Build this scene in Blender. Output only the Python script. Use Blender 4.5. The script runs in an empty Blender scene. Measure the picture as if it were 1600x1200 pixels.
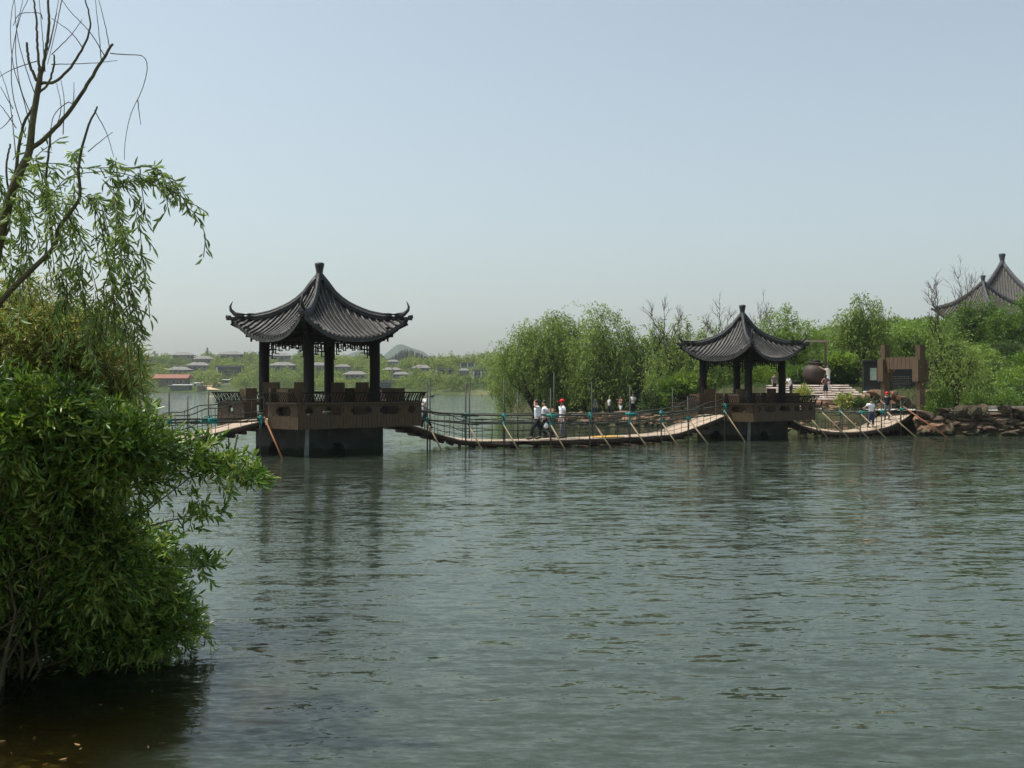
import bpy, bmesh, math, random
import numpy as np
from mathutils import Vector, Matrix
random.seed(7); RNG = np.random.default_rng(7)
R = math.radians
SC = bpy.context.scene
COL = SC.collection

# ------------------------------------------------------------------ camera
F = 1650.0; CAMZ = 2.7; HY = 603.0          # focal length in photo pixels, eye height, horizon row
cam = bpy.data.cameras.new('camera'); camo = bpy.data.objects.new('camera', cam); COL.objects.link(camo)
cam.sensor_width = 36; cam.lens = 36 * F / 1600; cam.clip_start = 0.1; cam.clip_end = 12000
camo.location = (0, 0, CAMZ); camo.rotation_euler = (R(90) + math.atan((HY - 600) / F), 0, 0)
SC.camera = camo
# ------------------------------------------------------------------ sky and sun
SUN_EL, SUN_DIR = 65.0, Vector((-0.95, 0.10))         # elevation, horizontal direction towards the sun
w = bpy.data.worlds.new('World'); SC.world = w; w.use_nodes = True
nt = w.node_tree; bg = nt.nodes['Background']
sky = nt.nodes.new('ShaderNodeTexSky'); sky.sky_type = 'NISHITA'; sky.sun_disc = False
sky.sun_elevation = R(SUN_EL); sky.sun_rotation = math.atan2(SUN_DIR.x, SUN_DIR.y)
sky.air_density = 1.0; sky.dust_density = 3.2; sky.ozone_density = 0.9; sky.altitude = 0
wb = nt.nodes.new('ShaderNodeMixRGB'); wb.blend_type = 'MULTIPLY'; wb.inputs[0].default_value = 1; wb.inputs[2].default_value = (.97, 1.04, 1.0, 1)   # camera white balance
hs_ = nt.nodes.new('ShaderNodeHueSaturation'); hs_.inputs['Saturation'].default_value = .66; nt.links.new(sky.outputs[0], hs_.inputs['Color'])
nt.links.new(hs_.outputs[0], wb.inputs[1]); nt.links.new(wb.outputs[0], bg.inputs[0]); bg.inputs[1].default_value = 0.13
sun = bpy.data.lights.new('sun', 'SUN'); sun.energy = 3.7; sun.angle = R(0.6); sun.color = (1, .955, .88)
suno = bpy.data.objects.new('sun', sun); COL.objects.link(suno)
d3 = Vector((SUN_DIR.x, SUN_DIR.y, 0)).normalized() * math.cos(R(SUN_EL)) + Vector((0, 0, math.sin(R(SUN_EL))))
suno.rotation_euler = d3.to_track_quat('Z', 'Y').to_euler()
SC.view_settings.view_transform = 'Standard'; SC.view_settings.look = 'None'; SC.view_settings.gamma = 1
SC.view_settings.exposure = 0.38; SC.view_settings.use_curve_mapping = False
cy = SC.cycles
try:
    cy.use_denoising = True; cy.denoiser = 'OPENIMAGEDENOISE'; cy.denoising_input_passes = 'RGB_ALBEDO_NORMAL'
except Exception: pass
cy.max_bounces = 6; cy.diffuse_bounces = 2; cy.glossy_bounces = 3; cy.transmission_bounces = 4
cy.transparent_max_bounces = 8; cy.volume_bounces = 0; cy.use_adaptive_sampling = True; cy.adaptive_threshold = 0.015

def P(px, py, Y):            # photo pixel + distance -> world point
    return Vector(((px - 800) / F * Y, Y, CAMZ - (py - HY) / F * Y))
def PX(px, Y, z): return Vector(((px - 800) / F * Y, Y, z))

# ------------------------------------------------------------------ materials
def mat(name, c1, c2=None, rough=.8, scale=3.0, spec=.3, bump=0.0, bscale=None, stretch=(1, 1, 1), c3=None, s3=.3, metal=0):
    m = bpy.data.materials.new(name); m.use_nodes = True; n = m.node_tree; L = n.links
    b = n.nodes['Principled BSDF']; b.inputs['Roughness'].default_value = rough
    b.inputs['Specular IOR Level'].default_value = spec; b.inputs['Metallic'].default_value = metal
    c1 = (*c1, 1); c2 = (*(c2 or c1[:3]), 1)
    tc = n.nodes.new('ShaderNodeTexCoord'); mp = n.nodes.new('ShaderNodeMapping'); mp.inputs['Scale'].default_value = stretch
    L.new(tc.outputs['Object'], mp.inputs[0])
    nz = n.nodes.new('ShaderNodeTexNoise'); nz.inputs['Scale'].default_value = scale; nz.inputs['Detail'].default_value = 6
    nz.inputs['Roughness'].default_value = .65
    L.new(mp.outputs[0], nz.inputs['Vector'])
    cr = n.nodes.new('ShaderNodeValToRGB'); cr.color_ramp.elements[0].position = .33; cr.color_ramp.elements[1].position = .67
    cr.color_ramp.elements[0].color = c1; cr.color_ramp.elements[1].color = c2
    L.new(nz.outputs[0], cr.inputs[0]); out = cr.outputs[0]
    if c3:
        n3 = n.nodes.new('ShaderNodeTexNoise'); n3.inputs['Scale'].default_value = s3; n3.inputs['Detail'].default_value = 4
        L.new(tc.outputs['Object'], n3.inputs['Vector'])
        r3 = n.nodes.new('ShaderNodeValToRGB'); r3.color_ramp.elements[0].position = .5; r3.color_ramp.elements[1].position = .68
        L.new(n3.outputs[0], r3.inputs[0]); mx = n.nodes.new('ShaderNodeMixRGB'); mx.inputs[2].default_value = (*c3, 1)
        L.new(r3.outputs[0], mx.inputs[0]); L.new(out, mx.inputs[1]); out = mx.outputs[0]
    L.new(out, b.inputs['Base Color'])
    if bump:
        nb = n.nodes.new('ShaderNodeTexNoise'); nb.inputs['Scale'].default_value = bscale or scale * 4; nb.inputs['Detail'].default_value = 4
        L.new(mp.outputs[0], nb.inputs['Vector'])
        bp = n.nodes.new('ShaderNodeBump'); bp.inputs['Strength'].default_value = bump; bp.inputs['Distance'].default_value = .05
        L.new(nb.outputs[0], bp.inputs['Height']); L.new(bp.outputs[0], b.inputs['Normal'])
    return m

def leafmat(name, c1, c2, scale=2.0, trans=.35, rough=.5, spec=.35, c3=None):
    m = bpy.data.materials.new(name); m.use_nodes = True; n = m.node_tree; L = n.links
    b = n.nodes['Principled BSDF']; b.inputs['Roughness'].default_value = rough; b.inputs['Specular IOR Level'].default_value = spec
    g = n.nodes.new('ShaderNodeNewGeometry'); nz = n.nodes.new('ShaderNodeTexNoise')
    nz.inputs['Scale'].default_value = scale; nz.inputs['Detail'].default_value = 3
    L.new(g.outputs['Position'], nz.inputs['Vector'])
    at = n.nodes.new('ShaderNodeAttribute'); at.attribute_name = 'tint'
    ad = n.nodes.new('ShaderNodeMath'); ad.operation = 'MULTIPLY_ADD'; ad.inputs[1].default_value = .55
    L.new(at.outputs['Fac'], ad.inputs[0]); L.new(nz.outputs[0], ad.inputs[2])
    cr = n.nodes.new('ShaderNodeValToRGB'); e = cr.color_ramp.elements
    e[0].position = .4; e[1].position = .95; e[0].color = (*c1, 1); e[1].color = (*c2, 1)
    if c3: k = e.new(.99); k.color = (*c3, 1)
    L.new(ad.outputs[0], cr.inputs[0]); L.new(cr.outputs[0], b.inputs['Base Color'])
    t = n.nodes.new('ShaderNodeBsdfTranslucent'); hs = n.nodes.new('ShaderNodeHueSaturation')
    hs.inputs['Hue'].default_value = .485; hs.inputs['Value'].default_value = 1.5; hs.inputs['Saturation'].default_value = 1.1
    L.new(cr.outputs[0], hs.inputs['Color']); L.new(hs.outputs[0], t.inputs[0])
    mx = n.nodes.new('ShaderNodeMixShader'); mx.inputs[0].default_value = trans
    L.new(b.outputs[0], mx.inputs[1]); L.new(t.outputs[0], mx.inputs[2]); L.new(mx.outputs[0], n.nodes['Material Output'].inputs[0])
    return m

M = dict(
    tile=mat('roof_tile', (.012, .011, .010), (.036, .033, .030), .42, 9, .5, .5, 30, c3=(.06, .056, .05), s3=2.2),
    ridge=mat('ridge_tile', (.010, .010, .010), (.024, .024, .023), .5, 8, .5, .5, 25),
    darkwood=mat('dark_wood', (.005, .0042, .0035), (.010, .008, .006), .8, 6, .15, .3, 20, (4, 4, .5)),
    plank=mat('brown_plank', (.045, .029, .016), (.10, .066, .036), .75, 5, .25, .5, 18, (6, 6, .5), c3=(.065, .05, .03), s3=.8),
    gatewood=mat('gate_wood', (.062, .040, .022), (.115, .076, .043), .7, 5, .25, .4, 18, (7, 7, .4)),
    seat=mat('seat_stone', (.3, .27, .22), (.4, .36, .3), .8, 4, .2),
    concrete=mat('concrete', (.030, .032, .030), (.058, .059, .054), .9, 2, .2, .4, 12, (1, 1, .4), c3=(.018, .022, .018), s3=.7),
    streak=mat('lime_streak', (.25, .26, .25), (.14, .15, .14), .9, 4, .2),
    deck=mat('deck_board', (.36, .28, .21), (.46, .37, .28), .85, 4, .2, .3, 20, (1, 1, 1), c3=(.28, .2, .15), s3=.8),
    beam=mat('dark_beam', (.02, .014, .010), (.04, .03, .02), .8, 5, .2),
    pole=mat('dark_bamboo', (.016, .022, .014), (.04, .045, .028), .6, 5, .4),
    brace=mat('pale_bamboo', (.28, .225, .14), (.17, .12, .07), .6, 3, .3),
    rust=mat('rusty_pole', (.27, .11, .05), (.2, .075, .035), .7, 3, .3),
    rope=mat('rope', (.025, .035, .028), (.05, .055, .045), .9, 12, .2),
    teal=mat('teal_cord', (.002, .12, .105), (.003, .19, .17), .5, 8, .4),
    yellow=mat('yellow_board', (.62, .36, .07), (.5, .28, .05), .6, 3, .3),
    rock=mat('red_rock', (.125, .075, .05), (.26, .155, .10), .9, 1.6, .15, .8, 7, c3=(.10, .10, .055), s3=.9),
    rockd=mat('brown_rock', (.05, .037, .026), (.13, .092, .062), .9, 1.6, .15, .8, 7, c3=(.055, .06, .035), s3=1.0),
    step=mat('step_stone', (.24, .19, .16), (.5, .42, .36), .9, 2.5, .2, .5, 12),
    pave=mat('path_paving', (.45, .43, .39), (.58, .55, .5), .9, 2, .2),
    soil=mat('soil_grass', (.025, .035, .012), (.075, .06, .035), .95, .5, .1, c3=(.035, .06, .015), s3=.15),
    jar=mat('glazed_clay', (.026, .018, .014), (.062, .04, .03), .6, 2.5, .3, .3, 6, (1, 1, .6)),
    black=mat('black_stone', (.012, .012, .013), (.022, .022, .022), .4, 3, .4),
    white=mat('white_paint', (.75, .75, .73), (.8, .8, .78), .7, 3, .3),
    poster=mat('poster_print', (.55, .6, .55), (.16, .26, .12), .5, 2.2, .3),
    gold=mat('gold_letter', (.55, .36, .08), (.4, .26, .06), .4, 4, .5),
    cream=mat('cream_letter', (.42, .38, .3), (.36, .32, .25), .6, 4, .3),
    bark=mat('bark', (.045, .038, .026), (.09, .075, .05), .9, 6, .2, .8, 20, (3, 3, .6)),
    barkd=mat('dark_bark', (.02, .017, .012), (.045, .036, .025), .9, 5, .2, .5, 14),
    twig=mat('bare_twig', (.10, .08, .065), (.16, .13, .105), .9, 4, .2),
    stem=mat('young_bark', (.055, .052, .028), (.11, .105, .05), .8, 8, .3, .4, 25),
    hallroof=mat('hall_tile', (.075, .068, .06), (.13, .118, .10), .7, 3, .3, c3=(.09, .085, .08), s3=.5),
    hallridge=mat('hall_ridge', (.05, .05, .055), (.085, .085, .092), .6, 3, .3),
    hallwall=mat('hall_wall', (.42, .38, .33), (.5, .45, .4), .85, 1, .2),
    villaroof=mat('villa_roof', (.15, .145, .135), (.21, .2, .19), .85, .3, .2),
    villawall=mat('villa_wall', (.20, .205, .20), (.34, .33, .31), .85, .2, .2),
    villadark=mat('villa_dark', (.07, .085, .08), (.11, .12, .11), .8, .3, .2),  # plain dark tone for house walls, porches, posts and doors
    villawhite=mat('villa_white', (.6, .6, .57), (.7, .7, .67), .8, .3, .2),
    glass=mat('window_glass', (.02, .03, .035), (.03, .04, .045), .15, 1, .6),
    redroof=mat('red_tile_roof', (.27, .12, .085), (.22, .10, .07), .85, .5, .2),
    brickwall=mat('old_brick_wall', (.22, .17, .13), (.15, .12, .095), .9, .4, .2),
    track=mat('dirt_track', (.42, .30, .19), (.5, .37, .25), .95, .1, .1),
    skin=mat('skin', (.42, .25, .17), (.46, .28, .2), .6, 3, .3),
    hair=mat('black_hair', (.008, .007, .007), (.015, .013, .012), .5, 10, .4),
    shirt=mat('white_shirt', (.72, .74, .78), (.78, .8, .82), .8, 5, .2),
    cream_shirt=mat('cream_shirt', (.7, .66, .52), (.76, .72, .6), .8, 5, .2),
    navy=mat('dark_trousers', (.012, .014, .022), (.02, .022, .032), .85, 5, .2),
    jeans=mat('blue_jeans', (.03, .045, .09), (.05, .07, .12), .85, 5, .2),
    greyc=mat('grey_cloth', (.10, .11, .12), (.15, .16, .17), .85, 5, .2),
    brownc=mat('brown_cloth', (.16, .09, .08), (.22, .12, .10), .85, 5, .2),
    redcap=mat('red_cap', (.68, .012, .012), (.6, .01, .01), .55, 5, .3),
    shoe=mat('pale_shoe', (.6, .6, .6), (.7, .7, .7), .6, 5, .3),
    shoed=mat('dark_shoe', (.015, .012, .01), (.02, .016, .014), .4, 5, .4),
)
def tide(m, lvl):
    n = m.node_tree; b = n.nodes['Principled BSDF']; src = b.inputs['Base Color'].links[0].from_socket
    g = n.nodes.new('ShaderNodeNewGeometry'); sp = n.nodes.new('ShaderNodeSeparateXYZ'); n.links.new(g.outputs['Position'], sp.inputs[0])
    nz = n.nodes.new('ShaderNodeTexNoise'); nz.inputs['Scale'].default_value = 2.5; nz.inputs['Detail'].default_value = 5; n.links.new(g.outputs['Position'], nz.inputs['Vector'])
    ad = n.nodes.new('ShaderNodeMath'); ad.operation = 'MULTIPLY_ADD'; ad.inputs[1].default_value = .5; n.links.new(nz.outputs[0], ad.inputs[0]); n.links.new(sp.outputs[2], ad.inputs[2])
    cr = n.nodes.new('ShaderNodeValToRGB'); e = cr.color_ramp.elements; e[0].position = lvl; e[0].color = (0, 0, 0, 1); e[1].position = lvl + .12; e[1].color = (1, 1, 1, 1); n.links.new(ad.outputs[0], cr.inputs[0])
    mx = n.nodes.new('ShaderNodeMixRGB'); mx.inputs[1].default_value = (.012, .018, .008, 1); n.links.new(cr.outputs[0], mx.inputs[0]); n.links.new(src, mx.inputs[2]); n.links.new(mx.outputs[0], b.inputs['Base Color'])
for _k in ('concrete', 'rock', 'rockd'): tide(M[_k], .42)
LM = dict(
    willow=leafmat('willow_leaf', (.085, .145, .035), (.21, .31, .085), 3.0, .32, .42, .45),
    bush=leafmat('bush_leaf', (.032, .078, .013), (.15, .27, .042), 2.4, .28, .38, .5, c3=(.26, .33, .07)),
    olive=leafmat('olive_leaf', (.12, .155, .035), (.31, .35, .09), 2.5, .35, .45, .4, c3=(.30, .27, .09)),
    mid=leafmat('mid_willow_leaf', (.075, .12, .032), (.215, .295, .075), .45, .40, .55, .2),
    midb=leafmat('bright_leaf', (.085, .145, .028), (.19, .29, .055), .5, .4, .5, .35),
    hedge=leafmat('hedge_leaf', (.05, .10, .018), (.12, .21, .035), .8, .34, .5, .35),
    dark=leafmat('dark_leaf', (.03, .055, .018), (.075, .12, .035), .6, .25, .55, .3),
    far=leafmat('far_leaf', (.05, .09, .028), (.21, .27, .065), .025, .3, .7, .15),
    pine=leafmat('pine_leaf', (.018, .034, .018), (.03, .05, .024), .05, .15, .7, .15),
    fallen=leafmat('fallen_leaf', (.35, .2, .08), (.5, .38, .15), 5, .2, .5, .3),
)

# ------------------------------------------------------------------ objects
OFF = {}
def tag(o, label=None, cat=None, group=None, kind=None):
    if label: o['label'] = label
    if cat: o['category'] = cat
    if group: o['group'] = group
    if kind: o['kind'] = kind
    return o
def empty(name, loc, label=None, cat=None, group=None, rz=0, s=1):
    o = bpy.data.objects.new(name, None); COL.objects.link(o); o.location = loc; o.rotation_euler = (0, 0, rz); o.scale = (s,) * 3
    o.empty_display_size = .2; OFF[o.name] = Vector(loc); return tag(o, label, cat, group)
def link(name, me, parent=None, m=None):
    o = bpy.data.objects.new(name, me); COL.objects.link(o)
    if m and not me.materials: me.materials.append(m)
    if parent: o.parent = parent; OFF[o.name] = OFF.get(parent.name, Vector())
    return o
def children(o): return list(o.children)
def copy_tree(o, parent=None):
    c = o.copy(); COL.objects.link(c); c.parent = parent
    for ch in KIDS.get(o.name, []): copy_tree(ch, c)
    return c
KIDS = {}
def reindex():
    KIDS.clear()
    for o in SC.objects:
        if o.parent: KIDS.setdefault(o.parent.name, []).append(o)

class MB:
    def __init__(s): s.v = []; s.f = []; s.sm = []
    def add(s, vs, fs, smooth=False):
        k = len(s.v); s.v += [tuple(p) for p in vs]
        for f in fs: s.f.append([i + k for i in f]); s.sm.append(smooth)
        return s
    def box(s, c, d, rz=0, m=None):
        x, y, z = d[0] / 2, d[1] / 2, d[2] / 2; c = Vector(c); rot = Matrix.Rotation(rz, 3, 'Z')
        vs = []
        for a in ((-x, -y, -z), (x, -y, -z), (x, y, -z), (-x, y, -z), (-x, -y, z), (x, -y, z), (x, y, z), (-x, y, z)):
            q = rot @ Vector(a) + c; vs.append(m @ q if m else q)
        return s.add(vs, [(0, 3, 2, 1), (4, 5, 6, 7), (0, 1, 5, 4), (1, 2, 6, 5), (2, 3, 7, 6), (3, 0, 4, 7)])
    def bar(s, a, b, w_, h=None, up=(0, 0, 1)):
        a = Vector(a); b = Vector(b); h = h or w_; d = (b - a); L_ = d.length
        if L_ < 1e-6: return s
        d /= L_; u = Vector(up)
        if abs(d.dot(u)) > .98: u = Vector((1, 0, 0))
        sx = d.cross(u).normalized() * w_ / 2; sz = sx.cross(d).normalized() * h / 2
        vs = [p + i * sx + j * sz for p in (a, b) for i, j in ((-1, -1), (1, -1), (1, 1), (-1, 1))]
        return s.add(vs, [(3, 2, 1, 0), (4, 5, 6, 7), (0, 1, 5, 4), (1, 2, 6, 5), (2, 3, 7, 6), (3, 0, 4, 7)])
    def tube(s, pts, rad, n=6, cap=True):
        pts = [Vector(p) for p in pts]; k = len(pts)
        if not hasattr(rad, '__len__'): rad = [rad] * k
        vs = []; ref = None
        for i, p in enumerate(pts):
            t = (pts[min(i + 1, k - 1)] - pts[max(i - 1, 0)])
            t = t.normalized() if t.length > 1e-9 else Vector((0, 0, 1))
            if ref is None: ref = Vector((1, 0, 0)) if abs(t.x) < .8 else Vector((0, 1, 0))
            a = t.cross(ref).normalized(); b = t.cross(a).normalized(); ref = b.cross(t) * -1 if False else ref
            for j in range(n):
                th = 2 * math.pi * j / n; vs.append(p + (a * math.cos(th) + b * math.sin(th)) * rad[i])
        fs = [(i * n + j, i * n + (j + 1) % n, (i + 1) * n + (j + 1) % n, (i + 1) * n + j) for i in range(k - 1) for j in range(n)]
        s.add(vs, fs, True)
        if cap:
            q = len(s.v) - k * n; s.f.append([q + j for j in range(n)][::-1]); s.sm.append(False)
            s.f.append([q + (k - 1) * n + j for j in range(n)]); s.sm.append(False)
        return s
    def lathe(s, prof, c=(0, 0, 0), n=20, mod=None):
        vs = []
        for r, z in prof:
            for j in range(n):
                th = 2 * math.pi * j / n; rr = r * (mod(th, z) if mod else 1)
                vs.append((c[0] + rr * math.cos(th), c[1] + rr * math.sin(th), c[2] + z))
        fs = [(i * n + j, i * n + (j + 1) % n, (i + 1) * n + (j + 1) % n, (i + 1) * n + j) for i in range(len(prof) - 1) for j in range(n)]
        fs.append(tuple(range(n))[::-1]); fs.append(tuple((len(prof) - 1) * n + j for j in range(n)))
        return s.add(vs, fs, True)
    def cells(s, xs, zs, solid, y0, y1, m=None):
        nx, nz = len(xs) - 1, len(zs) - 1
        S = lambda i, j: 0 <= i < nx and 0 <= j < nz and solid(i, j)
        for i in range(nx):
            for j in range(nz):
                if not S(i, j): continue
                a, b, c, d = xs[i], xs[i + 1], zs[j], zs[j + 1]
                q = [(a, y0, c), (b, y0, c), (b, y0, d), (a, y0, d), (a, y1, c), (b, y1, c), (b, y1, d), (a, y1, d)]
                if m: q = [m @ Vector(t) for t in q]
                fs = [(0, 1, 2, 3), (5, 4, 7, 6)]
                if not S(i - 1, j): fs.append((4, 0, 3, 7))
                if not S(i + 1, j): fs.append((1, 5, 6, 2))
                if not S(i, j - 1): fs.append((4, 5, 1, 0))
                if not S(i, j + 1): fs.append((3, 2, 6, 7))
                s.add(q, fs)
        return s
    def mesh(s, name, m, off=None):
        me = bpy.data.meshes.new(name); vs = s.v
        if off is not None and off.length > 0: vs = [(p[0] - off.x, p[1] - off.y, p[2] - off.z) for p in vs]
        me.from_pydata(vs, [], s.f); me.polygons.foreach_set('use_smooth', s.sm); me.update()
        if m: me.materials.append(m)
        return me
    def build(s, name, m, parent=None, world=True, label=None):
        off = OFF.get(parent.name) if (parent and world) else None
        o = link(name, s.mesh(name, m, off), parent)
        if label: o['label'] = label
        return o

def np_mesh(name, V, Q, m, tint=None, smooth=False):
    me = bpy.data.meshes.new(name); n = len(V); k = len(Q); c = Q.shape[1]
    me.vertices.add(n); me.vertices.foreach_set('co', np.ascontiguousarray(V, dtype=np.float32).ravel())
    me.loops.add(k * c); me.loops.foreach_set('vertex_index', np.ascontiguousarray(Q, dtype=np.int32).ravel())
    me.polygons.add(k); me.polygons.foreach_set('loop_start', np.arange(0, k * c, c, dtype=np.int32))
    if smooth: me.polygons.foreach_set('use_smooth', np.ones(k, dtype=bool))
    me.update(calc_edges=True)
    if tint is not None:
        a = me.attributes.new('tint', 'FLOAT', 'POINT'); a.data.foreach_set('value', tint.astype(np.float32))
    me.materials.append(m); return me

def leaves(Pt, D, L_, W, fold=.25, curl=.15):
    """leaf blades as two quads either side of a midrib"""
    n = len(Pt); D = D / (np.linalg.norm(D, axis=1, keepdims=True) + 1e-9)
    rn = RNG.normal(size=(n, 3)); S = np.cross(D, rn); S /= (np.linalg.norm(S, axis=1, keepdims=True) + 1e-9)
    N = np.cross(S, D); L_ = np.broadcast_to(L_, (n,))[:, None]; W = np.broadcast_to(W, (n,))[:, None]
    b = Pt; tip = Pt + D * L_ - N * L_ * curl
    l1 = Pt + D * L_ * .3 + S * W * .5 + N * W * fold; l2 = Pt + D * L_ * .65 + S * W * .42 + N * W * fold * .6
    r1 = Pt + D * L_ * .3 - S * W * .5 + N * W * fold; r2 = Pt + D * L_ * .65 - S * W * .42 + N * W * fold * .6
    V = np.stack([b, l1, l2, tip, r2, r1], 1).reshape(-1, 3)
    k = np.arange(n)[:, None] * 6
    Q = np.concatenate([k + np.array([[0, 1, 2, 3]]), k + np.array([[0, 3, 4, 5]])], 0)
    return V, Q, np.repeat(RNG.random(n), 6)
def cards(Pt, D, L_, W):
    n = len(Pt); D = D / (np.linalg.norm(D, axis=1, keepdims=True) + 1e-9)
    S = np.cross(D, RNG.normal(size=(n, 3))); S /= (np.linalg.norm(S, axis=1, keepdims=True) + 1e-9); N = np.cross(S, D)
    L_ = np.broadcast_to(L_, (n,))[:, None]; W = np.broadcast_to(W, (n,))[:, None]
    V = np.stack([Pt, Pt + D * L_ * .45 + S * W * .5 + N * W * .15, Pt + D * L_, Pt + D * L_ * .45 - S * W * .5 + N * W * .15], 1).reshape(-1, 3)
    return V, np.arange(n * 4).reshape(n, 4), np.repeat(RNG.random(n), 4)

def ss(t): t = np.clip(t, 0, 1); return t * t * (3 - 2 * t)
def interp(x, tab): return float(np.interp(x, [a for a, b in tab], [b for a, b in tab]))

# ------------------------------------------------------------------ terrain
SHORE = [PX(800, 99, 0), PX(850, 86, 0), PX(900, 74, 0), PX(1060, 68.5, 0), PX(1120, 65, 0), PX(1230, 60.5, 0), PX(1300, 59.2, 0),
         PX(1425, 59.4, 0), PX(1445, 57, 0), PX(1600, 57, 0), Vector((45, 57, 0)), Vector((80, 50, 0)), Vector((140, 40, 0)), Vector((230, 60, 0)),
         Vector((230, 230, 0)), Vector((60, 230, 0)), Vector((12, 170, 0)), Vector((-1, 120, 0))]
SP = np.array([[p.x, p.y] for p in SHORE])
def shore_dist(X, Y):
    X = np.asarray(X, float); Y = np.asarray(Y, float); d = np.full(X.shape, 1e9); ins = np.zeros(X.shape, bool)
    n = len(SP)
    for i in range(n):
        a = SP[i]; b = SP[(i + 1) % n]; e = b - a; t = np.clip(((X - a[0]) * e[0] + (Y - a[1]) * e[1]) / (e @ e), 0, 1)
        d = np.minimum(d, np.hypot(X - a[0] - t * e[0], Y - a[1] - t * e[1]))
        c = ((a[1] > Y) != (b[1] > Y)) & (X < (b[0] - a[0]) * (Y - a[1]) / (b[1] - a[1] + 1e-12) + a[0]); ins ^= c
    return np.where(ins, d, -d)
def right_h(X, Y):
    X = np.asarray(X, float); Y = np.asarray(Y, float); d = shore_dist(X, Y)
    base = .35 + .93 * ss((X - 8) / 8)
    h = base * ss(d / 1.3) + 1.35 * ss((Y - 63.3) / 5.2) * ss((X - 12.5) / 3.5) + .6 * ss((Y - 85) / 20)
    h = h + 5.4 * ss((Y - 66 - 2.0 * ss((34 - X) / 6)) / 46) * ss((X - 22) / 16)
    h = h - .5 * ss((X - 15.2) / .8) * ss((24.6 - X) / .8) * ss((Y - 62.3) / .8) * ss((71.6 - Y) / .8)
    return np.where(d > 0, h - .02, np.maximum(-1.6, d * .6 - .02))
def rh(x, y): return float(right_h(np.array([x]), np.array([y]))[0])
def far_shore(X): return np.interp(X, [-600, -130, -10, 150, 700], [520, 445, 318, 330, 420])
def far_h(X, Y):
    d = Y - far_shore(X)
    h = 1.4 * ss(d / 8) + np.interp(np.asarray(X), [-120, -40], [15.5, 10.5]) * ss((d - 5) / (175 - 30 * ss((np.asarray(X) + 150) / 140))) + 1.2 * np.sin(np.asarray(X) * .03) * ss(d / 60) + .8 * np.sin(np.asarray(X) * .011 + Y * .02) * ss(d / 60)
    return np.where(d > 0, h, np.maximum(-1.5, d * .3))
def grid(name, X, Y, H, m, kind='structure'):
    ny, nx = X.shape; V = np.stack([X, Y, H], -1).reshape(-1, 3); i = np.arange((ny - 1) * (nx - 1)); r = i // (nx - 1); c = i % (nx - 1)
    a = r * nx + c; Q = np.stack([a, a + 1, a + nx + 1, a + nx], 1)
    o = link(name, np_mesh(name, V, Q, m, smooth=True)); o['kind'] = kind; return o
X, Y = np.meshgrid(np.concatenate([np.arange(-6, 48, .6), np.arange(48, 236, 5)]), np.concatenate([np.arange(38, 100, .6), np.arange(100, 236, 5)]))
grid('ground', X, Y, right_h(X, Y), M['soil'])
X, Y = np.meshgrid(np.arange(-600, 700, 12.), np.concatenate([np.arange(300, 560, 5.), np.arange(560, 900, 14.)]))
grid('terrain', X, Y, far_h(X, Y), mat('far_ground', (.03, .055, .016), (.06, .08, .028), .95, .02, .1, c3=(.2, .18, .1), s3=.012))
# lake bed with the shallow brown near shore
X, Y = np.meshgrid(np.arange(-40, 41, 1.), np.arange(-12, 60, 1.))
bed = np.maximum(np.maximum(-.075 * (X + 6.9) + .03 * np.sin(Y * 1.7) - .5 * np.maximum(0, Y - 12.5), .95 - .26 * (Y - 1.5)), -2.2); bed = np.minimum(bed, 1.1)
grid('lake_bed', X, Y, bed, mat('lake_mud', (.13, .10, .048), (.20, .155, .075), .95, 1.5, .1, .4, 6, c3=(.05, .04, .015), s3=.6))

# far hills
def hill(name, px, D, yt, wpx, depth, m, ntex=1.0, seed=0):
    cx = (px - 800) / F * D; hgt = CAMZ + (HY - yt) / F * D; wx = wpx / F * D
    X, Y = np.meshgrid(np.linspace(-2.6, 2.6, 90), np.linspace(-2, 2, 24)); rr = np.random.default_rng(seed)
    H = np.exp(-(X ** 2) * 1.1 - (Y ** 2) * 1.2)
    for k in range(6): H += ntex * .035 * np.sin(X * rr.uniform(2, 9) + rr.uniform(0, 6) + Y * 3) * np.exp(-(X ** 2) * .6 - Y ** 2)
    return grid(name, X * wx + cx, Y * depth + D, H * hgt / H.max() - .3, m)
hm = mat('wooded_hill', (.018, .036, .022), (.035, .058, .035), .95, .02, .1, .6, .15)
hill('hills', 630, 2500, 538, 66, 350, hm, 1.6, 1)
hill('hills', 560, 2700, 548, 70, 350, hm, 1, 2)
hill('hills', 1035, 620, 524, 45, 90, hm, 1.5, 4)
hill('hills', 1300, 560, 508, 60, 90, hm, 1.2, 5)

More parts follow.
